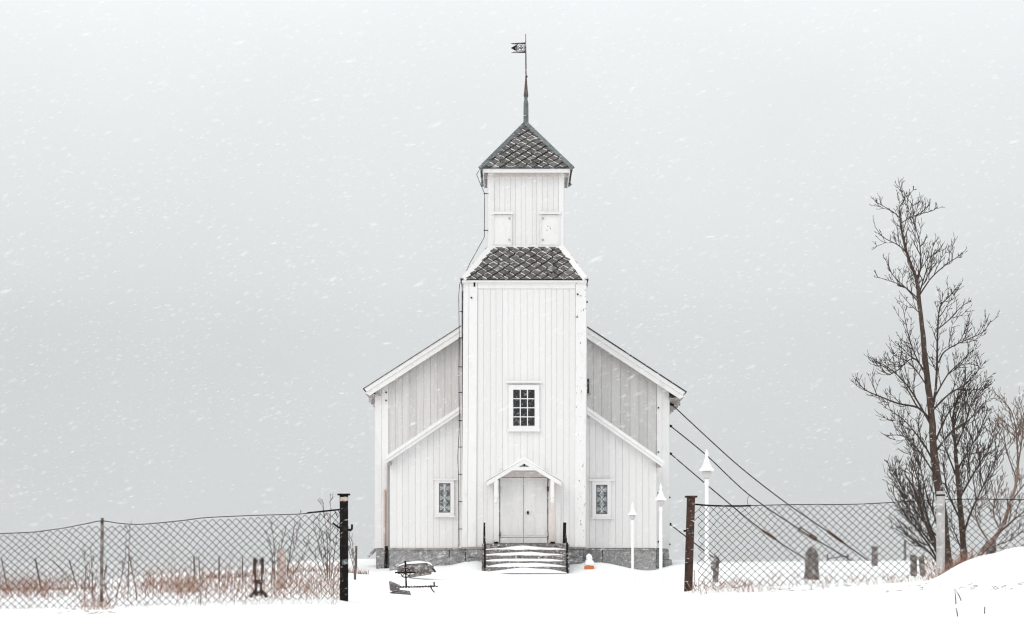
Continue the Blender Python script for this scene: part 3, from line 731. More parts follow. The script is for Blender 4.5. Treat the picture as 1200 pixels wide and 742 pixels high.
lamp(828.3, 526.3, 34.5, "tallest white lamp post, rising behind the right gate post and mesh fence")

# ------------------------------------------------------------------ guy wires
def curve(pts, n=6):
    out = []
    for i in range(len(pts) - 1):
        p0 = pts[max(i - 1, 0)]; p1 = pts[i]; p2 = pts[i + 1]; p3 = pts[min(i + 2, len(pts) - 1)]
        for j in range(n):
            t = j / n
            out.append(.5 * ((2 * p1) + (p2 - p0) * t + (2 * p0 - 5 * p1 + 4 * p2 - p3) * t * t + (3 * p1 - p0 - 3 * p2 + p3) * t ** 3))
    return out + [pts[-1]]
def guy(pts, tb, label, openb=False):
    n = len(pts); wp = [P(a, b, 69.1 - .9 * i / (n - 1)) for i, (a, b) in enumerate(pts)]
    e = wp[-1].copy(); st_ = (wp[-1] - wp[-2]).normalized() * .05
    while e.z > ground(e.x, e.y) - .08: e = e + st_
    wp.append(e)
    G = thing("guy_wire", label, "guy wire", e, "guy wires bracing the church wall")
    obj("cable", M().tube(curve(wp), .021, 5), cable_m, G)
    s = wp[0]; obj("eye_bolt", M().tube([s + Vector((-.12, .03, .02)), s + Vector((.08, 0, -.04))], .045, 7), blackm, G)
    if tb:
        a, b = P(*tb[0], 68.4), P(*tb[1], 68.4)
        t_ = M()
        if openb:
            o = Vector((.03, 0, .05)); t_.tube([a + o, b + o], .018, 5).tube([a - o, b - o], .018, 5).tube([a - o * 1.4, a + o * 1.4], .03, 5).tube([b - (b - a) * .4, b], .05, 6)
        else: t_.tube([a, a + (b - a) * .1, b - (b - a) * .1, b], [.025, .05, .05, .025], 6)
        obj("turnbuckle", t_, rusty_c, G)
guy([(786.8, 473.5), (828, 512), (869.3, 549), (920, 588.5), (974.5, 626), (998, 643)], ((969, 622), (989, 636.5)), "topmost guy wire, from under the church eave down to the snow")
guy([(784.8, 498.5), (827.8, 533.5), (878, 580), (937.5, 620.6), (986, 650)], ((937, 620), (957, 632.3)), "second guy wire from the top, with an open turnbuckle near its foot", True)
guy([(784.8, 531), (840, 578), (894.5, 622.4), (942, 654)], ((893, 621.4), (910, 632.6)), "third guy wire from the top, ending behind the pointed gravestone")
guy([(784, 613.5), (804, 629), (825, 645)], None, "lowest guy wire, crossing behind the right gate post")
Y = 66.5; AF = thing("anchor_rail", "low dark anchor rail of two stubs and a bar below the guy wires", "anchor", P(981, 656, Y))
for px in (969.7, 993.5): obj("stub", M().beam(P(px, 650, Y), P(px, 660, Y), .04, .04), greytwig, AF)
obj("bar", M().tube([P(970, 655, Y), P(981, 653, Y), P(994, 651.5, Y)], .016, 5), greytwig, AF)

# ------------------------------------------------------------------ fences
FY = 24.2
def ip(pts, x):
    if x <= pts[0][0]: return pts[0][1]
    for (a, b), (c, d) in zip(pts, pts[1:]):
        if x <= c: return b + (d - b) * (x - a) / (c - a)
    return pts[-1][1]
def mesh_fence(name, label, x0, x1, top, wire, bottom, rows, slack):
    base = Vector((X((x0 + x1) / 2, FY), FY, ground(X((x0 + x1) / 2, FY), FY)))
    FN = thing(name, label, "fence", base, "chain link fences beside the gateway")
    cw = 9.05; m = M(); span = rows * cw / 1.0
    for dirn in (1, -1):
        s = x0 - span if dirn > 0 else x0
        while s < x1 + (0 if dirn > 0 else span):
            pts = []
            for r in range(2 * rows + 1):
                t = r / (2 * rows); px = s + dirn * t * span
                if px < x0 or px > x1: continue
                tp = ip(top, px); bt_ = ip(bottom, px)
                wob = noise.noise(Vector((px * .02, r * .35, slack))) * 1.6 + noise.noise(Vector((px * .11, r * .6, slack + 7))) * .9
                py = bt_ + (tp - bt_) * t + wob * .5
                pts.append(P(px + wob + noise.noise(Vector((px * .07, r * .9, 3))) * .5, py, FY + (.004 if (r + (dirn > 0)) % 2 else -.004) + noise.noise(Vector((px * .01, t, 9))) * .03))
            if len(pts) > 1: m.tube(pts, .0036, 3, cap=False)
            s += cw
    obj("wire_mesh", m, wire_m, FN, kind="stuff")
    obj("top_wire", M().tube(curve([P(a, b, FY - .012) for a, b in wire], 5), .0052, 5), wire_m, FN)
    return FN
LT = [(-260, 636), (0, 627), (60, 622), (104, 616), (119, 617), (140, 615.5), (165, 615.5), (210, 612), (245, 608.5), (300, 606), (350, 604), (398, 600)]
LW = [(-260, 634), (0, 625.5), (60, 621), (100, 614), (119, 610.5), (140, 613.3), (165, 614.5), (210, 610.5), (238, 607), (262, 605.6), (300, 604), (350, 602.5), (376, 600), (399, 597.5)]
LB = [(-260, 722), (0, 716), (119, 712), (250, 707.5), (300, 705), (398, 702)]
FL = mesh_fence("chain_link_fence", "sagging chain link fence left of the gateway, with dry grass at its foot", -240, 398.5, LT, LW, LB, 11, 1.0)
m = M()
c = P(119.3, 607, FY - .03); zb = ground(c.x, FY) - .1
lx = X(117.2, FY) - c.x
m.prism([(c.x - .026, zb), (c.x + .012, zb), (c.x + .026, c.z), (c.x - .012, c.z)], FY - .035, FY - .028)
m.prism([(c.x - .026, zb), (c.x - .018, zb), (c.x - .004, c.z), (c.x - .012, c.z)], FY - .028, FY + .02)
m.prism([(c.x + .006, zb), (c.x + .014, zb), (c.x + .028, c.z), (c.x + .020, c.z)], FY - .055, FY - .036)
obj("post", m, rustgrey, FL)
obj("tie_wire", M().tube([P(117, 611, FY - .06), P(122, 610, FY - .06), P(122, 612.5, FY - .05), P(117, 612, FY - .05)], .004, 4), wire_m, FL)
RT = [(812, 592.5), (860, 593.5), (900, 592.5), (1000, 592), (1060, 589), (1101, 587), (1150, 586), (1200, 586.5), (1460, 588)]
RW = [(813, 591.2), (835, 592.2), (866, 592.8), (930, 591.4), (1000, 591), (1060, 588), (1101, 585.8), (1150, 585), (1200, 585.6), (1460, 586.5)]
RB = [(812, 694), (830, 689.5), (900, 687), (960, 687), (1010, 684), (1080, 679), (1101, 677), (1200, 676), (1460, 676)]
FR = mesh_fence("chain_link_fence", "taut chain link fence right of the gateway, passing in front of the gravestones", 813.5, 1460, RT, RW, RB, 11, 4.0)
c = P(1102.3, 576, FY - .08); zb = ground(c.x, FY) - .2
obj("post", M().lathe([(.052, zb), (.05, c.z - .1), (.049, c.z), (.01, c.z + .004)], (c.x, FY - .08, 0), 14), concrete, FR, smooth=False, label="pale concrete fence post")
obj("post_band", M().lathe([(.054, c.z - .055), (.054, c.z - .035)], (c.x, FY - .08, 0), 14), wire_m, FR)
obj("loose_wire", M().tube(curve([P(879, 579.5, FY - .03), P(875.8, 586, FY - .03), P(877, 592, FY - .02), P(881, 596, FY - .02)]), .0032, 4), wire_m, FR)
obj("barbed_wire", M().tube(curve([P(814, 591, FY - .02), P(835, 592.6, FY - .02), P(866, 593, FY - .02), P(880, 592.5, FY - .02)]), .0105, 5), blackm, FR)
obj("barbed_wire", M().tube(curve([P(360, 601, FY - .02), P(380, 599, FY - .02), P(399, 597, FY - .02)]), .0095, 5), blackm, FL)
for k, (a, b) in enumerate(((392, 598), (396.5, 598))): obj("wire_end", M().tube([P(a, b, FY - .02), P(a + 3.5, b + 8, FY - .02)], .006, 4), blackm, FL)

def gate_post(name, xt, yt, xb, yb, wpx, mt, label, Y=FY - .02):
    a, b = P(xt, yt, Y), P(xb, yb, Y); b.z -= .15; wd = wpx * Y / F
    G = thing(name, label, "gate post", (b.x, Y, b.z), "iron gate posts at the churchyard entrance")
    m = M(); dx = (a.x - b.x)
    def bar(x0, x1, y0, y1): m.prism([(b.x + x0, b.z), (b.x + x1, b.z), (a.x + x1, a.z), (a.x + x0, a.z)], y0, y1)
    bar(-wd / 2, wd / 2, Y - .045, Y - .036); bar(-wd / 2, wd / 2, Y + .036, Y + .045); bar(-.006, .006, Y - .036, Y + .036)
    obj("beam", m, mt, G); obj("cap", rough(M().box(a.x - wd * .76, a.x + wd * .76, Y - .07, Y + .07, a.z, a.z + .02), .004, 9), mt, G)
    return G
GL = gate_post("gate_post", 403, 580.6, 403.2, 703, 9.2, blackm, "black iron gate post with a flat cap and a hook, left of the gateway")
obj("band", M().box(X(398.6, FY - .07), X(407.4, FY - .07), FY - .0685, FY - .0655, Z(587, FY - .07), Z(582.6, FY - .07)), tape, GL)
yk = FY - .05
obj("hook", M().tube([P(405, 621, yk), P(411, 621.3, yk), P(412.4, 620.2, yk), P(412.6, 614.5, yk)], .013, 6).tube([P(390, 613, yk), P(396, 617.8, yk), P(404, 620.5, yk)], .012, 6), blackm, GL)
GRp = gate_post("gate_post", 809.8, 583.2, 806.0, 694, 9.0, rust, "rusty brown iron gate post leaning slightly, right of the gateway")
obj("latch_pin", M().tube([P(801, 622.2, yk), P(808, 622, yk)], .012, 6), blackm, GRp)
obj("loose_rod", M().tube([P(813.5, 668, FY - .03), P(813.6, 683, FY - .03), P(815.5, 687.5, FY - .03)], .006, 4), rustgrey, GRp)
obj("thin_rod", M().tube([P(233, 652, FY - .2), P(234.6, 690, FY - .2), P(235, 717, FY - .2)], .006, 5), rustgrey)
tag(bpy.data.objects["thin_rod"], "thin rusty rod stuck upright in the snow in front of the left mesh fence", "rod")

# ------------------------------------------------------------------ iron remains
Y = 23.7; b0 = P(303, 703, Y)
IR = thing("iron_grave_stand", "short rusty cast iron stand with two prongs, in front of the left mesh fence", "iron stand", b0)
q = lambda a, b, d=0: P(a, b, Y + d)
for s in (-1, 1):
    cxp = 303 + s * 3.9
    m = M().beam(q(cxp - .2 * s, 683, 0), q(cxp + .3 * s, 662, 0), .018, .03)
    m.beam(q(cxp + .3 * s, 662), q(cxp + .6 * s, 655), .034, .03)
    m.tube([q(cxp + s * .5, 655.5), q(cxp + s * .9, 653.2)], [.016, .008], 6)
    m.tube([q(cxp + s * .2, 660), q(cxp + s * 2, 661.5), q(cxp + s * 2.1, 670), q(cxp + s * .2, 672.5)], .0065, 5)
    m.tube([q(cxp - s * .2, 660), q(cxp - s * 2.2, 659), q(cxp - s * 2.6, 655)], .008, 5)
    m.lathe([(.012, 0), (.022, .01), (.02, .02), (.012, .03)], q(cxp + s * .9, 672.8), 8)
    obj("prong", m, rust, IR)
    m = M().beam(q(303 + s * 3.2, 684), q(303 + s * 2.6, 693), .02, .03)
    m.tube([q(303 + s * 2.6, 692.5), q(303 + s * 4.5, 695), q(303 + s * 7, 696), q(303 + s * 9.5, 700)], [.022, .02, .018, .022], 6)
    m.tube([q(303 + s * 3, 693), q(303 + s * 5, 693), q(303 + s * 6.4, 693.6)], [.016, .014, .01], 6)
    obj("leg", rough(m, .006, 40, s), rust, IR)
obj("collar", rough(M().box(X(297.3, Y), X(308.7, Y), Y - .03, Y + .03, Z(683, Y), Z(679.6, Y)).box(X(299, Y), X(307, Y), Y - .034, Y + .034, Z(684.6, Y), Z(683.1, Y)), .004, 40), rust, IR)
obj("base_boss", rough(M().lathe([(.05, 0), (.045, .025), (.03, .05), (.012, .06)], q(303, 698.5), 10), .006, 30), rust, IR)

Y = ground_y(466, 696, 24, 60)
q = lambda a, b, d=0: P(a, b, Y + d)
IC = thing("iron_cross", "ornate wrought iron grave cross rising from a toppled twisted bar in the snow", "grave cross", q(476, 690))
kk = Y / F
obj("shaft", rough(M().tube([q(475, 657.5), q(475.6, 676), q(476.2, 688)], [1.1 * kk, .9 * kk, 1.1 * kk], 7), .004, 30), blackm, IC)
obj("arm", rough(M().tube([q(463, 671.2), q(465, 671), q(475, 671.2), q(487, 670.6)], [1.2 * kk, .8 * kk, .8 * kk, .9 * kk], 7), .004, 30), blackm, IC)
m = M()
m.tube([q(475.3 + 5.4 * math.cos(a), 671.3 + 5.4 * math.sin(a)) for a in [i * math.pi / 12 for i in range(25)]], .62 * kk, 6)
for sa in range(4):
    a = math.pi / 4 + sa * math.pi / 2
    m.tube([q(475.3 + r_ * math.cos(a), 671.3 + r_ * math.sin(a)) for r_ in (1, 6.3)], .5 * kk, 5)
obj("ring", m, rust, IC)
m = M(); pts = [q(462 + 47 * t, 688.2 - .9 * t + .25 * math.sin(t * 70)) for t in [i / 60 for i in range(61)]]
m.tube(pts, [(.95 + .4 * math.sin(i * 1.5)) * kk for i in range(61)], 6)
obj("twisted_bar", m, rust, IC)
m = M().tube([q(508.6, 682), q(509, 687.8)], .9 * kk, 6).tube([q(503.5, 686.7), q(513, 687.3)], .8 * kk, 6).tube([q(504.5, 688), q(507, 692), q(509.3, 694.3)], .7 * kk, 6)
obj("bar_finial", m, blackm, IC)
m = grid_box(X(457, Y), X(468, Y), Y - .1, Y + .12, Z(692, Y), Z(683, Y), (5, 3, 4), lambda u: 1.2 - .6 * u)
obj("socket_stone", rough(m, .03, 9), step_stone, IC)
m = M()
m.hexa([q(448, 704, -.25), q(462, 702, -.3), q(482, 698, .1), q(462, 697, .3), q(450.5, 697, -.2), q(461, 694.5, -.25), q(481, 693, .1), q(463, 690.5, .3)])
tag(obj("stone_slab", rough(m, .022, 9), step_stone), "flat tilted grey slab half buried in snow under the iron cross", "stone slab")

# slabs stacked against the foundation
Y = 57.5
for k, (poly, mt, lab) in enumerate([
        ([(466, 673), (465, 664.5), (475, 661), (488, 661.5), (500, 659.5), (507.5, 663), (506, 668.5), (490, 671)], step_stone, "thick dark stone slab capped with snow, topmost of the pile left of the steps"),
        ([(484, 671.2), (507, 668.3), (507.5, 670), (486, 673.6)], gravest, "thin brown slab under the snow capped slab left of the steps"),
        ([(478, 674), (505, 670.8), (505, 673), (480, 677)], gravest, "lowest flat slab of the pile left of the steps")]):
    m = M().prism([(X(a, Y), Z(b, Y)) for a, b in poly], Y - .04 * k, Y + .5)
    o = tag(obj("stone_slab", rough(m, .03, 3.1, k), mt), lab, "stone slab", "stone slabs piled left of the steps")
    if k == 0:
        s_ = M().prism([(X(a, Y), Z(b, Y)) for a, b in [(465.5, 664.2), (475, 661.2), (500, 659.7), (507, 663.2), (503, 659.2), (490, 657.2), (477, 658.8), (469, 661.6)]], Y - .03, Y + .5)
        obj("snow_cap", s_, snowm, o)
tag(obj("branch_stub", M().tube([P(506.5, 666, Y), P(508, 667.5, Y), P(510.3, 670.5, Y)], [.03, .035, .03], 6), twigm), "short dark stick lying beside the snow capped slab", "stick")

# ------------------------------------------------------------------ gravestones
def stone_thing(name, px, top, wpx, Y, label, lean=0.0, rot=0.0, depth=.10, topf=None, cat="gravestone", mt=gravest, bottom=None, dirt=.012):
    c = Vector((X(px, Y), Y, 0)); zb = (Z(bottom, Y) if bottom else ground(c.x, Y)) - .12; zt_ = Z(top, Y); wd = wpx * Y / F
    m = grid_box(-wd / 2, wd / 2, -depth / 2, depth / 2, zb, zt_, (6, 3, 8), topf)
    cr, sr = math.cos(rot), math.sin(rot)
    for i, p in enumerate(m.v):
        h = p[2] - zb
        m.v[i] = (c.x + p[0] * cr - p[1] * sr + lean * h, c.y + p[0] * sr + p[1] * cr, p[2])
    return tag(obj(name, rough(m, dirt, 11, px), mt), label, cat, "gravestones behind the right fence" if cat == "gravestone" else None)
# pointed pillar seen on its edge
Y = 31.0; m = M(); zb = ground(X(951, Y), Y) - .1
cx_, sc = 951.3, Y / F
def ring(z, r, wv=1.0): return [(X(cx_, Y) + r * sc * a, Y + r * sc * b, z) for a, b in ((-1.0, .35), (.12, -1.0), (1.0, -.35), (-.12, 1.0))]
rs = [ring(zb, 9.2), ring(Z(676, Y), 8.6), ring(Z(665, Y), 7.6), ring(Z(656, Y), 7.7), ring(Z(649, Y), 7.0), ring(Z(644, Y), 4.5), ring(Z(640, Y), .6)]
for r_ in rs: m.v += r_
for i in range(len(rs) - 1):
    for j in range(4): m.f.append((i * 4 + j, i * 4 + (j + 1) % 4, (i + 1) * 4 + (j + 1) % 4, (i + 1) * 4 + j))
m.f.append((0, 3, 2, 1)); k = 4 * (len(rs) - 1); m.f.append((k, k + 1, k + 2, k + 3))
tag(obj("gravestone", rough(m, .008, 12), gravest), "pointed grey gravestone set cornerwise, the widest behind the right fence", "gravestone", "gravestones behind the right fence")
stone_thing("gravestone", 837.6, 648.5, 6.2, 30, "narrow stone post with a side knob, just right of the rusty gate post", lean=.06, depth=.07, topf=lambda u: 1 - .12 * u)
o = obj("knob", rough(grid_box(X(833.6, 29.96), X(838.4, 29.96), 29.93, 30.0, Z(668, 30), Z(659, 30), (3, 2, 3)), .014, 14), gravest, bpy.data.objects["gravestone.001"])
stone_thing("gravestone", 1025, 640.5, 6.0, 55, "small dark upright gravestone standing alone at the crest of the snow", depth=.12, rot=.1)
stone_thing("gravestone", 1071.0, 650, 7.0, 29, "dark square-topped gravestone left of the tree, beside a thinner one", lean=-.02, depth=.06, topf=lambda u: 1 - .05 * u)
stone_thing("gravestone", 1082.4, 650.5, 5.4, 28.8, "thin leaning gravestone between its dark neighbour and the concrete post", lean=-.08, depth=.05, topf=lambda u: .95 + .05 * u)
stone_thing("gravestone", 1161, 633, 9.0, 27.2, "low grey gravestone half hidden by the snow bank beside the reddish shrub", depth=.1, rot=.2, bottom=660)
stone_thing("marker_post", 1060.5, 633, 2.6, 80, "slim grey marker post far behind the fence, left of the tree", depth=.1, cat="post")
stone_thing("wooden_stump", 330, 641, 9.5, 33, "stout pinkish broken wooden stump behind the left mesh fence", depth=.12, topf=lambda u: 1 - .25 * abs(u - .45), cat="stump", mt=stump_m, bottom=683)

# far posts behind the left fence
def old_post(a, b, wpx, label):
    Y = ground_y(b[0], b[1], 26, 100); k = Y / F
    p, q_ = P(*a, Y), P(*b, Y); q_.z -= .1
    tag(obj("old_post", rough(M().tube([q_, (p + q_) / 2, p], [wpx * k / 2, wpx * k / 2 * .95, wpx * k / 2 * .85], 6), .01, 6, a[0]), greytwig), label, "post", "old fence posts beyond the left fence")
old_post((1.5, 653), (9, 689), 1.7, "leaning thin post at the left edge beyond the mesh fence")
old_post((41, 654), (50, 694), 2.2, "darkest leaning post among reddish grass, nearer the left edge")
old_post((81, 656), (91.5, 690), 1.8, "thin leaning post just left of the rusty angle iron post")
old_post((62, 657), (89, 685), 1.2, "thinnest post, leaning steeply left of the angle iron post")
old_post((227.5, 652), (228, 682), 2.2, "upright old post beside the thin rusty rod")
old_post((256.5, 652), (257.2, 682), 1.9, "upright old post midway between the rusty rod and the iron stand")
old_post((284, 653), (285, 684), 1.6, "slim old post just left of the iron stand")
old_post((417.5, 640), (417, 667), 3.0, "short thick post alone on the snow between the black gate post and church")

# ------------------------------------------------------------------ trees and shrubs
def walk(p, d, L, r, n, up, wig, rnd):
    pts = [p.copy()]; d = d.normalized()
    for i in range(n):
        d = (d + Vector((rnd.gauss(0, wig), rnd.gauss(0, wig), rnd.gauss(0, wig) + up)) ).normalized()
        p = p + d * (L / n); pts.append(p.copy())
    return pts
def twigs(m, path, r0, r1, L, lvl, rnd, spacing, start=.15, flat=.6, up=.12, rmin=.0044, fan=1.0):
    """branchlets along a limb, two or three orders deep"""
    n = len(path) - 1; tot = sum((path[i + 1] - path[i]).length for i in range(n))
    cnt = max(2, int(tot / spacing)); sd = rnd.choice((-1, 1))
    for k in range(cnt):
        t = start + (1 - start) * min(1, (k + rnd.uniform(-.3, 1.3)) / cnt); t = max(start, t); f = t * n; i = min(int(f), n - 1)
        p = path[i].lerp(path[i + 1], f - i); d = (path[i + 1] - path[i]).normalized(); r = r0 + (r1 - r0) * t
        if rnd.random() < .8: sd = -sd
        side = d.cross(Vector((0, 1, 0)))
        if side.length < .1: side = Vector((1, 0, 0))
        side.normalize()
        ax = (side * sd + Vector((0, rnd.uniform(-1, 1) * flat, 0))).normalized()
        ang = rnd.uniform(.25, .85) * fan
        nd = d * math.cos(ang) + ax * math.sin(ang)
        ln = L * (.35 + 1.15 * rnd.random() ** 1.6) * (1.0 - .62 * t)
        q_ = walk(p, nd, ln, r, 7 if lvl > 1 else 4, up + rnd.uniform(-.03, .10), .13, rnd); ra = max(rmin, min(r * .6, ln * .024)); rb = max(rmin * .6, ra * .35)
        m.tube(q_, [ra + (rb - ra) * j / (len(q_) - 1) for j in range(len(q_))], 4 if ra > .006 else 3, cap=False)
        if lvl > 1: twigs(m, q_, ra, rb, ln * .66, lvl - 1, rnd, spacing * rnd.uniform(.6, 1.0), .15, flat, up, rmin, fan)
        elif ln > L * .75 and spacing > .02: twigs(m, q_, ra, rb, ln * .5, 0, rnd, spacing * 1.2, .3, flat, up, rmin, fan)
def smooth_path(pts, Y0, dy=0.0, n=4):
    return curve([P(a, b, Y0 + dy * i / max(1, len(pts) - 1)) for i, (a, b) in enumerate(pts)], n)
def tree(name, label, Y0, trunks, limbs, tm, cm, seed, cat="tree"):
    rnd = random.Random(seed); b = trunks[0][0][0]
    base = P(b[0], b[1], Y0); base.z = min(base.z, ground(base.x, Y0))
    TR = thing(name, label, cat, base)
    k = Y0 / F; t = M(); c = M()
    for pts, r0, r1, L, lvl, sp, st in trunks:
        path = smooth_path(pts, Y0)
        path = [path[0] - Vector((0, 0, .25))] + path
        nn = len(path); t.tube(path, [(r0 + (r1 - r0) * (i / (nn - 1)) ** .8) * k for i in range(nn)], 9)
        if L: twigs(c, path, r0 * k, r1 * k, L * 1.45 * k, lvl, rnd, sp * .7 * k, st)
    for pts, dy, r0, r1, L, lvl, sp, st in limbs:
        path = smooth_path(pts, Y0, dy); nn = len(path)
        c.tube(path, [(r0 + (r1 - r0) * (i / (nn - 1)) ** .7) * .72 * k for i in range(nn)], 6, cap=False)
        twigs(c, path, r0 * k, r1 * k, L * 1.6 * k, lvl, rnd, sp * .62 * k, st)
    obj("trunk", rough(t, .008, 8), tm, TR, smooth=True); obj("crown", c, cm, TR, kind=None)
    return TR
tree("bare_tree", "tall bare dark tree behind the right mesh fence, beside the pale concrete post", 26.6,
     [([(1113, 676), (1108, 640), (1103, 590), (1098, 560), (1094, 525), (1092, 490), (1088, 455), (1084, 420), (1080.5, 381), (1077, 352), (1074.5, 329), (1066, 307), (1057, 272), (1055, 250)], 6.8, 1.0, 30, 2, 15, .72)],
     [([(1055, 252), (1054, 243), (1060, 233), (1060, 224)], .1, 1.0, .4, 17, 2, 8, .1),
      ([(1055, 256), (1046, 248), (1034, 241), (1025, 236)], -.2, .9, .4, 15, 2, 9, .2),
      ([(1056, 262), (1066, 255), (1078, 251), (1095, 246), (1097, 240)], .3, .9, .4, 15, 2, 9, .2),
      ([(1057, 275), (1064, 250), (1064, 232), (1071, 222)], .2, .9, .4, 16, 2, 9, .2),
      ([(1062, 296), (1052, 287), (1035, 278), (1025, 265)], -.3, 1.1, .4, 16, 2, 11, .2),
      ([(1075, 330), (1079, 310), (1077, 281), (1071, 262), (1070, 252)], .4, 1.5, .5, 22, 2, 9, .15),
      ([(1077, 345), (1084, 322), (1091, 300), (1094, 285)], .3, 1.4, .4, 18, 2, 9, .15),
      ([(1078, 345), (1092, 325), (1109, 310), (1121, 302), (1128, 296)], -.4, 1.4, .4, 20, 2, 9, .2),
      ([(1078, 356), (1062, 338), (1046, 322), (1040, 305)], .3, 1.3, .4, 18, 2, 9, .15),
      ([(1078, 352), (1061, 337), (1045, 330), (1029, 325)], -.3, 1.1, .4, 15, 2, 10, .2),
      ([(1079, 368), (1068, 358), (1056, 345)], .2, 1.0, .4, 14, 2, 10, .2),
      ([(1090, 490), (1096, 460), (1098, 430), (1098.5, 400), (1100, 368), (1104, 356), (1112, 348), (1121, 337)], .4, 2.6, .7, 24, 2, 10, .25),
      ([(1100, 385), (1112, 375), (1124, 362), (1137, 352)], -.2, 1.2, .4, 17, 2, 9, .2),
      ([(1100, 425), (1106, 413), (1120, 404), (1136, 397), (1152, 389), (1161, 376)], .3, 1.6, .5, 22, 2, 9, .25),
      ([(1085, 440), (1072, 415), (1064, 390), (1058, 360)], -.3, 1.4, .4, 22, 2, 9, .2),
      ([(1084, 436), (1070, 420), (1052, 434), (1040, 438), (1025, 424)], .4, 1.4, .4, 16, 2, 9, .25),
      ([(1086, 452), (1072, 432), (1058, 420), (1047, 416)], -.4, 1.3, .4, 20, 2, 9, .2),
      ([(1090, 492), (1076, 478), (1053, 473), (1032, 465), (1014, 457), (1004, 446)], .2, 2.2, .6, 26, 2, 9, .2),
      ([(1092, 500), (1075, 470), (1060, 448), (1040, 430), (1026, 424)], -.3, 2.0, .5, 24, 2, 9, .25),
      ([(1092, 482), (1112, 462), (1132, 450), (1147, 432), (1143, 428)], .3, 2.0, .5, 26, 2, 9, .2),
      ([(1093, 470), (1110, 440), (1125, 425), (1140, 410)], -.3, 1.6, .4, 24, 2, 9, .2),
      ([(1096, 545), (1082, 520), (1062, 495), (1043, 480)], .3, 2.0, .5, 28, 2, 9, .2),
      ([(1098, 560), (1078, 530), (1060, 512), (1043, 510)], -.2, 1.8, .5, 26, 2, 9, .2),
      ([(1096, 530), (1116, 505), (1136, 492), (1150, 470)], -.3, 2.0, .5, 28, 2, 9, .2),
      ([(1095, 520), (1108, 490), (1120, 472), (1128, 455)], .4, 1.8, .5, 26, 2, 9, .2)],
     bark, twigm, 3)
tree("bare_shrub", "low spreading tangle of dark twigs around the foot of the tall tree", 26.1,
     [([(1107, 675), (1096, 640), (1082, 605), (1072, 575), (1060, 555)], 3.2, .8, 30, 3, 12, .3)],
     [([(1105, 668), (1086, 635), (1062, 604), (1044, 575)], .3, 2.2, .5, 26, 2, 8, .25),
      ([(1106, 672), (1090, 648), (1072, 634), (1046, 618)], -.3, 1.8, .5, 20, 2, 8, .3),
      ([(1106, 660), (1088, 610), (1075, 560), (1066, 530)], .4, 2.2, .5, 26, 2, 8, .25),
      ([(1108, 665), (1098, 615), (1086, 580), (1078, 545), (1070, 520)], -.3, 2.0, .5, 24, 2, 8, .3),
      ([(1107, 655), (1080, 622), (1062, 590), (1050, 562)], -.5, 2.0, .5, 24, 2, 8, .3),
      ([(1108, 640), (1074, 600), (1056, 570), (1048, 545)], .5, 1.8, .5, 24, 2, 8, .35)],
     bark, twigm, 11, "shrub")
tree("bare_tree", "bushy brown bare tree right of the tall tree, full of fine twigs", 26.9,
     [([(1130, 668), (1129, 640), (1127, 612), (1124, 580), (1121, 545), (1119, 520), (1117, 490), (1122, 465)], 5.0, 1.0, 34, 3, 12, .35)],
     [([(1128, 630), (1138, 600), (1152, 570), (1164, 545), (1172, 515)], .3, 2.2, .5, 28, 2, 8, .25),
      ([(1124, 585), (1138, 560), (1150, 540), (1162, 520), (1166, 500)], -.3, 2.0, .5, 28, 2, 8, .2),
      ([(1122, 550), (1134, 530), (1148, 505), (1158, 478)], .4, 1.8, .5, 28, 2, 8, .2),
      ([(1120, 525), (1130, 500), (1138, 472), (1146, 455)], -.3, 1.6, .5, 26, 2, 8, .2),
      ([(1122, 560), (1110, 530), (1104, 500), (1106, 478)], .3, 1.6, .5, 24, 2, 8, .2),
      ([(1126, 610), (1112, 580), (1106, 550), (1108, 525)], -.4, 1.8, .5, 24, 2, 8, .2),
      ([(1127, 645), (1118, 622), (1112, 606)], .2, 1.4, .5, 18, 2, 8, .2),
      ([(1118, 500), (1126, 478), (1134, 455), (1140, 440)], .2, 1.2, .4, 22, 2, 8, .2)],
     bark, twigm, 5)
tree("reddish_shrub", "reddish leaning bare shrub growing out of the snow bank at the right edge", 26.3,
     [([(1141, 664), (1150, 648), (1160, 636), (1172, 622), (1181, 600), (1187, 580), (1192, 560), (1193, 540)], 3.6, 1.2, 24, 3, 14, .4)],
     [([(1193, 545), (1192, 520), (1190, 500), (1184, 480), (1172, 466)], .2, 1.6, .5, 24, 2, 8, .2),
      ([(1192, 550), (1197, 520), (1200, 490), (1203, 465)], -.2, 1.5, .5, 24, 2, 8, .2),
      ([(1191, 560), (1180, 530), (1176, 505), (1172, 490)], .3, 1.3, .4, 22, 2, 8, .2),
      ([(1160, 636), (1148, 618), (1143, 600), (1146, 580)], .2, 1.6, .5, 20, 2, 8, .25),
      ([(1165, 630), (1185, 612), (1200, 600), (1215, 590)], -.3, 1.8, .5, 22, 2, 8, .2),
      ([(1172, 622), (1164, 600), (1170, 575), (1176, 555)], .3, 1.4, .5, 20, 2, 8, .2),
      ([(1187, 585), (1202, 565), (1214, 545), (1220, 520)], .3, 1.4, .4, 24, 2, 8, .2),
      ([(1150, 648), (1166, 640), (1185, 632), (1200, 620)], -.2, 1.2, .4, 18, 2, 8, .3)],
     redbark, redtwig, 9, "shrub")
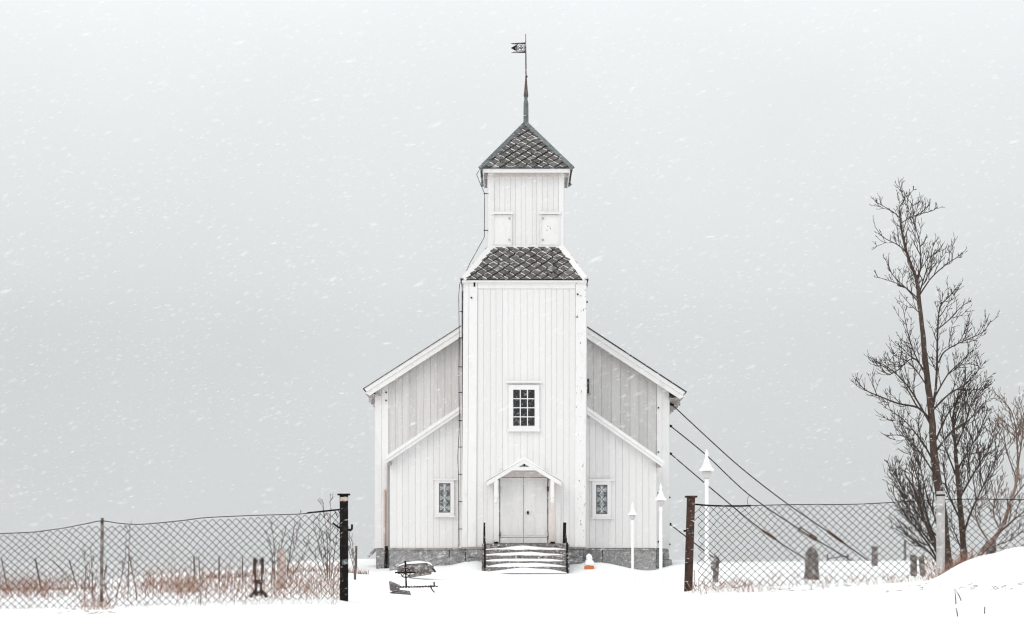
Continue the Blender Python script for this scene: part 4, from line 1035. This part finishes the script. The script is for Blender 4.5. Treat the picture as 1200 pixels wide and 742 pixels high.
def thicket(label, stems, Y0, mt, seed, L=22, sp=9):
    rnd = random.Random(seed); b = stems[0][0]
    base = P(b[0], b[1], Y0); SH = thing("leafless_shrub", label, "shrub", base, "leafless shrubs beyond the left fence"); k = Y0 / F
    for pts in stems:
        path = smooth_path(pts, Y0, rnd.uniform(-.4, .4)); path = [path[0] - Vector((0, 0, .3))] + path; m = M(); nn = len(path)
        m.tube(path, [(1.1 - .7 * i / (nn - 1)) * k * .6 for i in range(nn)], 4, cap=False)
        twigs(m, path, .5 * k, .25 * k, L * k, 2, rnd, sp * k, .25, .6, .10, .36 * k, .75)
        obj("stem", m, mt, SH)
thicket("loose leafless shrub behind the pinkish stump", [[(322, 682), (321, 640), (318, 612)], [(326, 680), (330, 640), (336, 618)], [(330, 682), (344, 645), (352, 608)], [(318, 684), (319, 650), (312, 625)], [(340, 680), (356, 650), (362, 632)], [(336, 680), (341, 640), (346, 612)]], 40, greytwig, 21, 18, 9)
thicket("taller leafless shrub behind the mesh just left of the black gate post", [[(384, 676), (383, 630), (378, 585)], [(386, 676), (387, 620), (387, 582)], [(382, 676), (374, 640), (366, 612)], [(388, 676), (393, 640), (396, 615)], [(380, 678), (368, 650), (358, 636)], [(384, 678), (380, 640), (372, 605)]], 40, greytwig, 22, 18, 9)
thicket("small leafless shrub right of the black gate post", [[(416, 668), (411, 640), (407, 612)], [(415, 668), (409, 645), (402, 625)], [(417, 668), (414, 645), (412, 628)]], 46, greytwig, 23, 12, 9)
thicket("thin leafless stems behind the mesh around the rusty angle iron post", [[(99, 706), (100, 670), (98, 636)], [(109, 704), (108, 670), (106, 640)], [(111, 703), (104, 680), (110, 655)], [(136, 700), (146, 660), (148, 625)], [(150, 698), (151, 650), (152, 615)], [(160, 697), (154, 665), (150, 640)], [(128, 704), (122, 680), (126, 655)]], 28, redtwig, 24, 16, 12)

# ------------------------------------------------------------------ grass, reeds (uncountable)
rnd = random.Random(4)
def blades(m, x0, x1, y0, y1, n, h0, h1, lean=.35, w_=.34, env=None):
    for _ in range(n):
        px = rnd.uniform(x0, x1)
        if env and rnd.random() > env(px): continue
        py = rnd.uniform(y0, y1); Y = ground_y(px, py, 23, 60) if (y1 - y0) else 30
        p = P(px, py, Y); p.z = ground(p.x, Y) - .03; k = Y / F; h = rnd.uniform(h0, h1) * k * (rnd.random() * .6 + .4)
        a = rnd.uniform(0, 6.28); dx = rnd.gauss(.05, lean) * h; dy = rnd.gauss(0, lean) * h; ww = w_ * k
        s = Vector((math.cos(a), math.sin(a), 0)) * ww
        q1 = p + Vector((dx * .35, dy * .35, h * .6)); q2 = p + Vector((dx, dy, h))
        m.add([p - s, p + s, q1 - s * .7, q1 + s * .7, q2], [(0, 1, 3, 2), (2, 3, 4)])
g = M()
clump = lambda c: (lambda px: max(.08, .5 + 1.1 * noise.noise(Vector((px * .035, c, 0)))))
blades(g, -60, 402, 682, 703, 1500, 6, 26, .55, .30)
blades(g, -60, 112, 685, 701, 650, 12, 38, .5, .32, env=clump(1))
blades(g, 26, 58, 690, 700, 150, 12, 36, .6, .32)
blades(g, 148, 240, 682, 698, 620, 12, 42, .5, .32, env=clump(2))
blades(g, -60, 402, 680, 704, 520, 26, 66, .28, .22)
blades(g, -60, 402, 698, 714, 700, 5, 24, .8, .3)
blades(g, 196, 236, 686, 696, 160, 10, 32, .6, .32)
blades(g, 236, 402, 660, 698, 1500, 6, 24, .5, .30)
blades(g, 340, 402, 680, 700, 300, 6, 22, .6, .3, env=clump(6))
blades(g, 404, 432, 660, 672, 140, 5, 12)
blades(g, 92, 130, 704, 717, 260, 8, 24, 1.5, .3)
blades(g, 804, 900, 683, 697, 700, 7, 22, .8, .36, env=clump(7))
blades(g, 900, 1120, 676, 692, 760, 6, 22, .7, .36, env=clump(8))
blades(g, 1080, 1140, 660, 682, 420, 7, 26, .6, .36)
blades(g, 1120, 1215, 650, 715, 110, 3, 12, 1.0, .3)
obj("dry_grass", g, grass_m, kind="stuff")
# twigs lying on and poking from the snow
tw = M()
def lying(px, py, L, n):
    for _ in range(n):
        x = px + rnd.uniform(-1, 1) * L; y_ = py + rnd.uniform(-.35, .35) * L * .3
        Y = ground_y(x, y_, 17.2, 40); p = P(x, y_, Y); k = Y / F; a = rnd.uniform(-.5, .5); ln = rnd.uniform(1.5, 7) * k
        pts = [Vector((p.x + ln * t * math.cos(a), Y + ln * t * math.sin(a) * 2, 0)) for t in (-.5, 0, .5)]
        for q_ in pts: q_.z = ground(q_.x, q_.y) + .006
        tw.tube(pts, .0028, 3)
lying(1165, 688, 40, 26); lying(1060, 690, 50, 12); lying(915, 692, 16, 14); lying(960, 690, 40, 10); lying(100, 717, 34, 22); lying(845, 690, 20, 10)
obj("fallen_twigs", tw, redtwig, kind="stuff")
def reed(pxs, label):
    pts = pxs; Y = ground_y(*pts[0], 17.2, 30); wp = [P(a, b, Y) for a, b in pts]; wp[0].z -= .03
    tag(obj("reed_stalk", M().tube(wp, [.0055] * len(wp), 5), redtwig), label, "reed", "dead reed stalks on the snow bank")
reed([(1120.5, 709), (1119.8, 700), (1118.8, 690), (1124, 698), (1126.5, 704)], "broken reed stalk bent over at its top, on the right snow bank")
reed([(1122.8, 722.5), (1121.5, 717), (1120.3, 713)], "short reed stalk below the bent one on the snow bank")
reed([(1153.6, 722.5), (1153.8, 716), (1154, 711)], "short lone dark reed stalk right of the bent one")

# ------------------------------------------------------------------ falling snow
fl = M(); rnd = random.Random(12)
wind = Vector((1, .15, .33)).normalized()
Vv = fl.v; Ff = fl.f
for i in range(76000):
    Y = (9 ** 3 + rnd.random() * (64 ** 3 - 9 ** 3)) ** (1 / 3.0) if rnd.random() < .72 else rnd.uniform(7.5, 36)
    px = rnd.uniform(-150, 1350); py = rnd.uniform(-60, 760); c = P(px, py, Y)
    if c.z < ground(c.x, Y) + .02: continue
    if noise.noise(Vector((px * .006, py * .011, 2))) < rnd.uniform(-.9, .2): continue      # gusts
    s = rnd.uniform(.0017, .0038) * (1.9 if rnd.random() < .03 else 1); L = s * rnd.uniform(3.0, 6.5)
    d = (wind + Vector((rnd.gauss(0, .13), rnd.gauss(0, .2), rnd.gauss(0, .13)))).normalized()
    u = d.orthogonal().normalized(); v_ = d.cross(u)
    o = len(Vv)
    Vv += [tuple(c - d * L), tuple(c + u * s * .55), tuple(c + v_ * s * .5), tuple(c - u * s * .5 + d * s * .4), tuple(c - v_ * s * .55), tuple(c + d * L)]
    for a, b in ((1, 2), (2, 3), (3, 4), (4, 1)):
        Ff.append((o, o + b, o + a)); Ff.append((o + 5, o + a, o + b))
obj("falling_snow", fl, flake_m, kind="stuff")

# ------------------------------------------------------------------ snowy air
hz = bpy.data.materials.new("snowy air"); hz.use_nodes = True; t = hz.node_tree; t.nodes.clear()
ho = N(t, 'ShaderNodeOutputMaterial'); pv = N(t, 'ShaderNodeVolumePrincipled')
pv.inputs['Color'].default_value = (.98, .985, .99, 1); pv.inputs['Density'].default_value = .00012
t.links.new(pv.outputs[0], ho.inputs['Volume'])
obj("haze", M().box(-1300, 1300, -260, 2600, -5.2, 18.5), hz, kind="stuff")
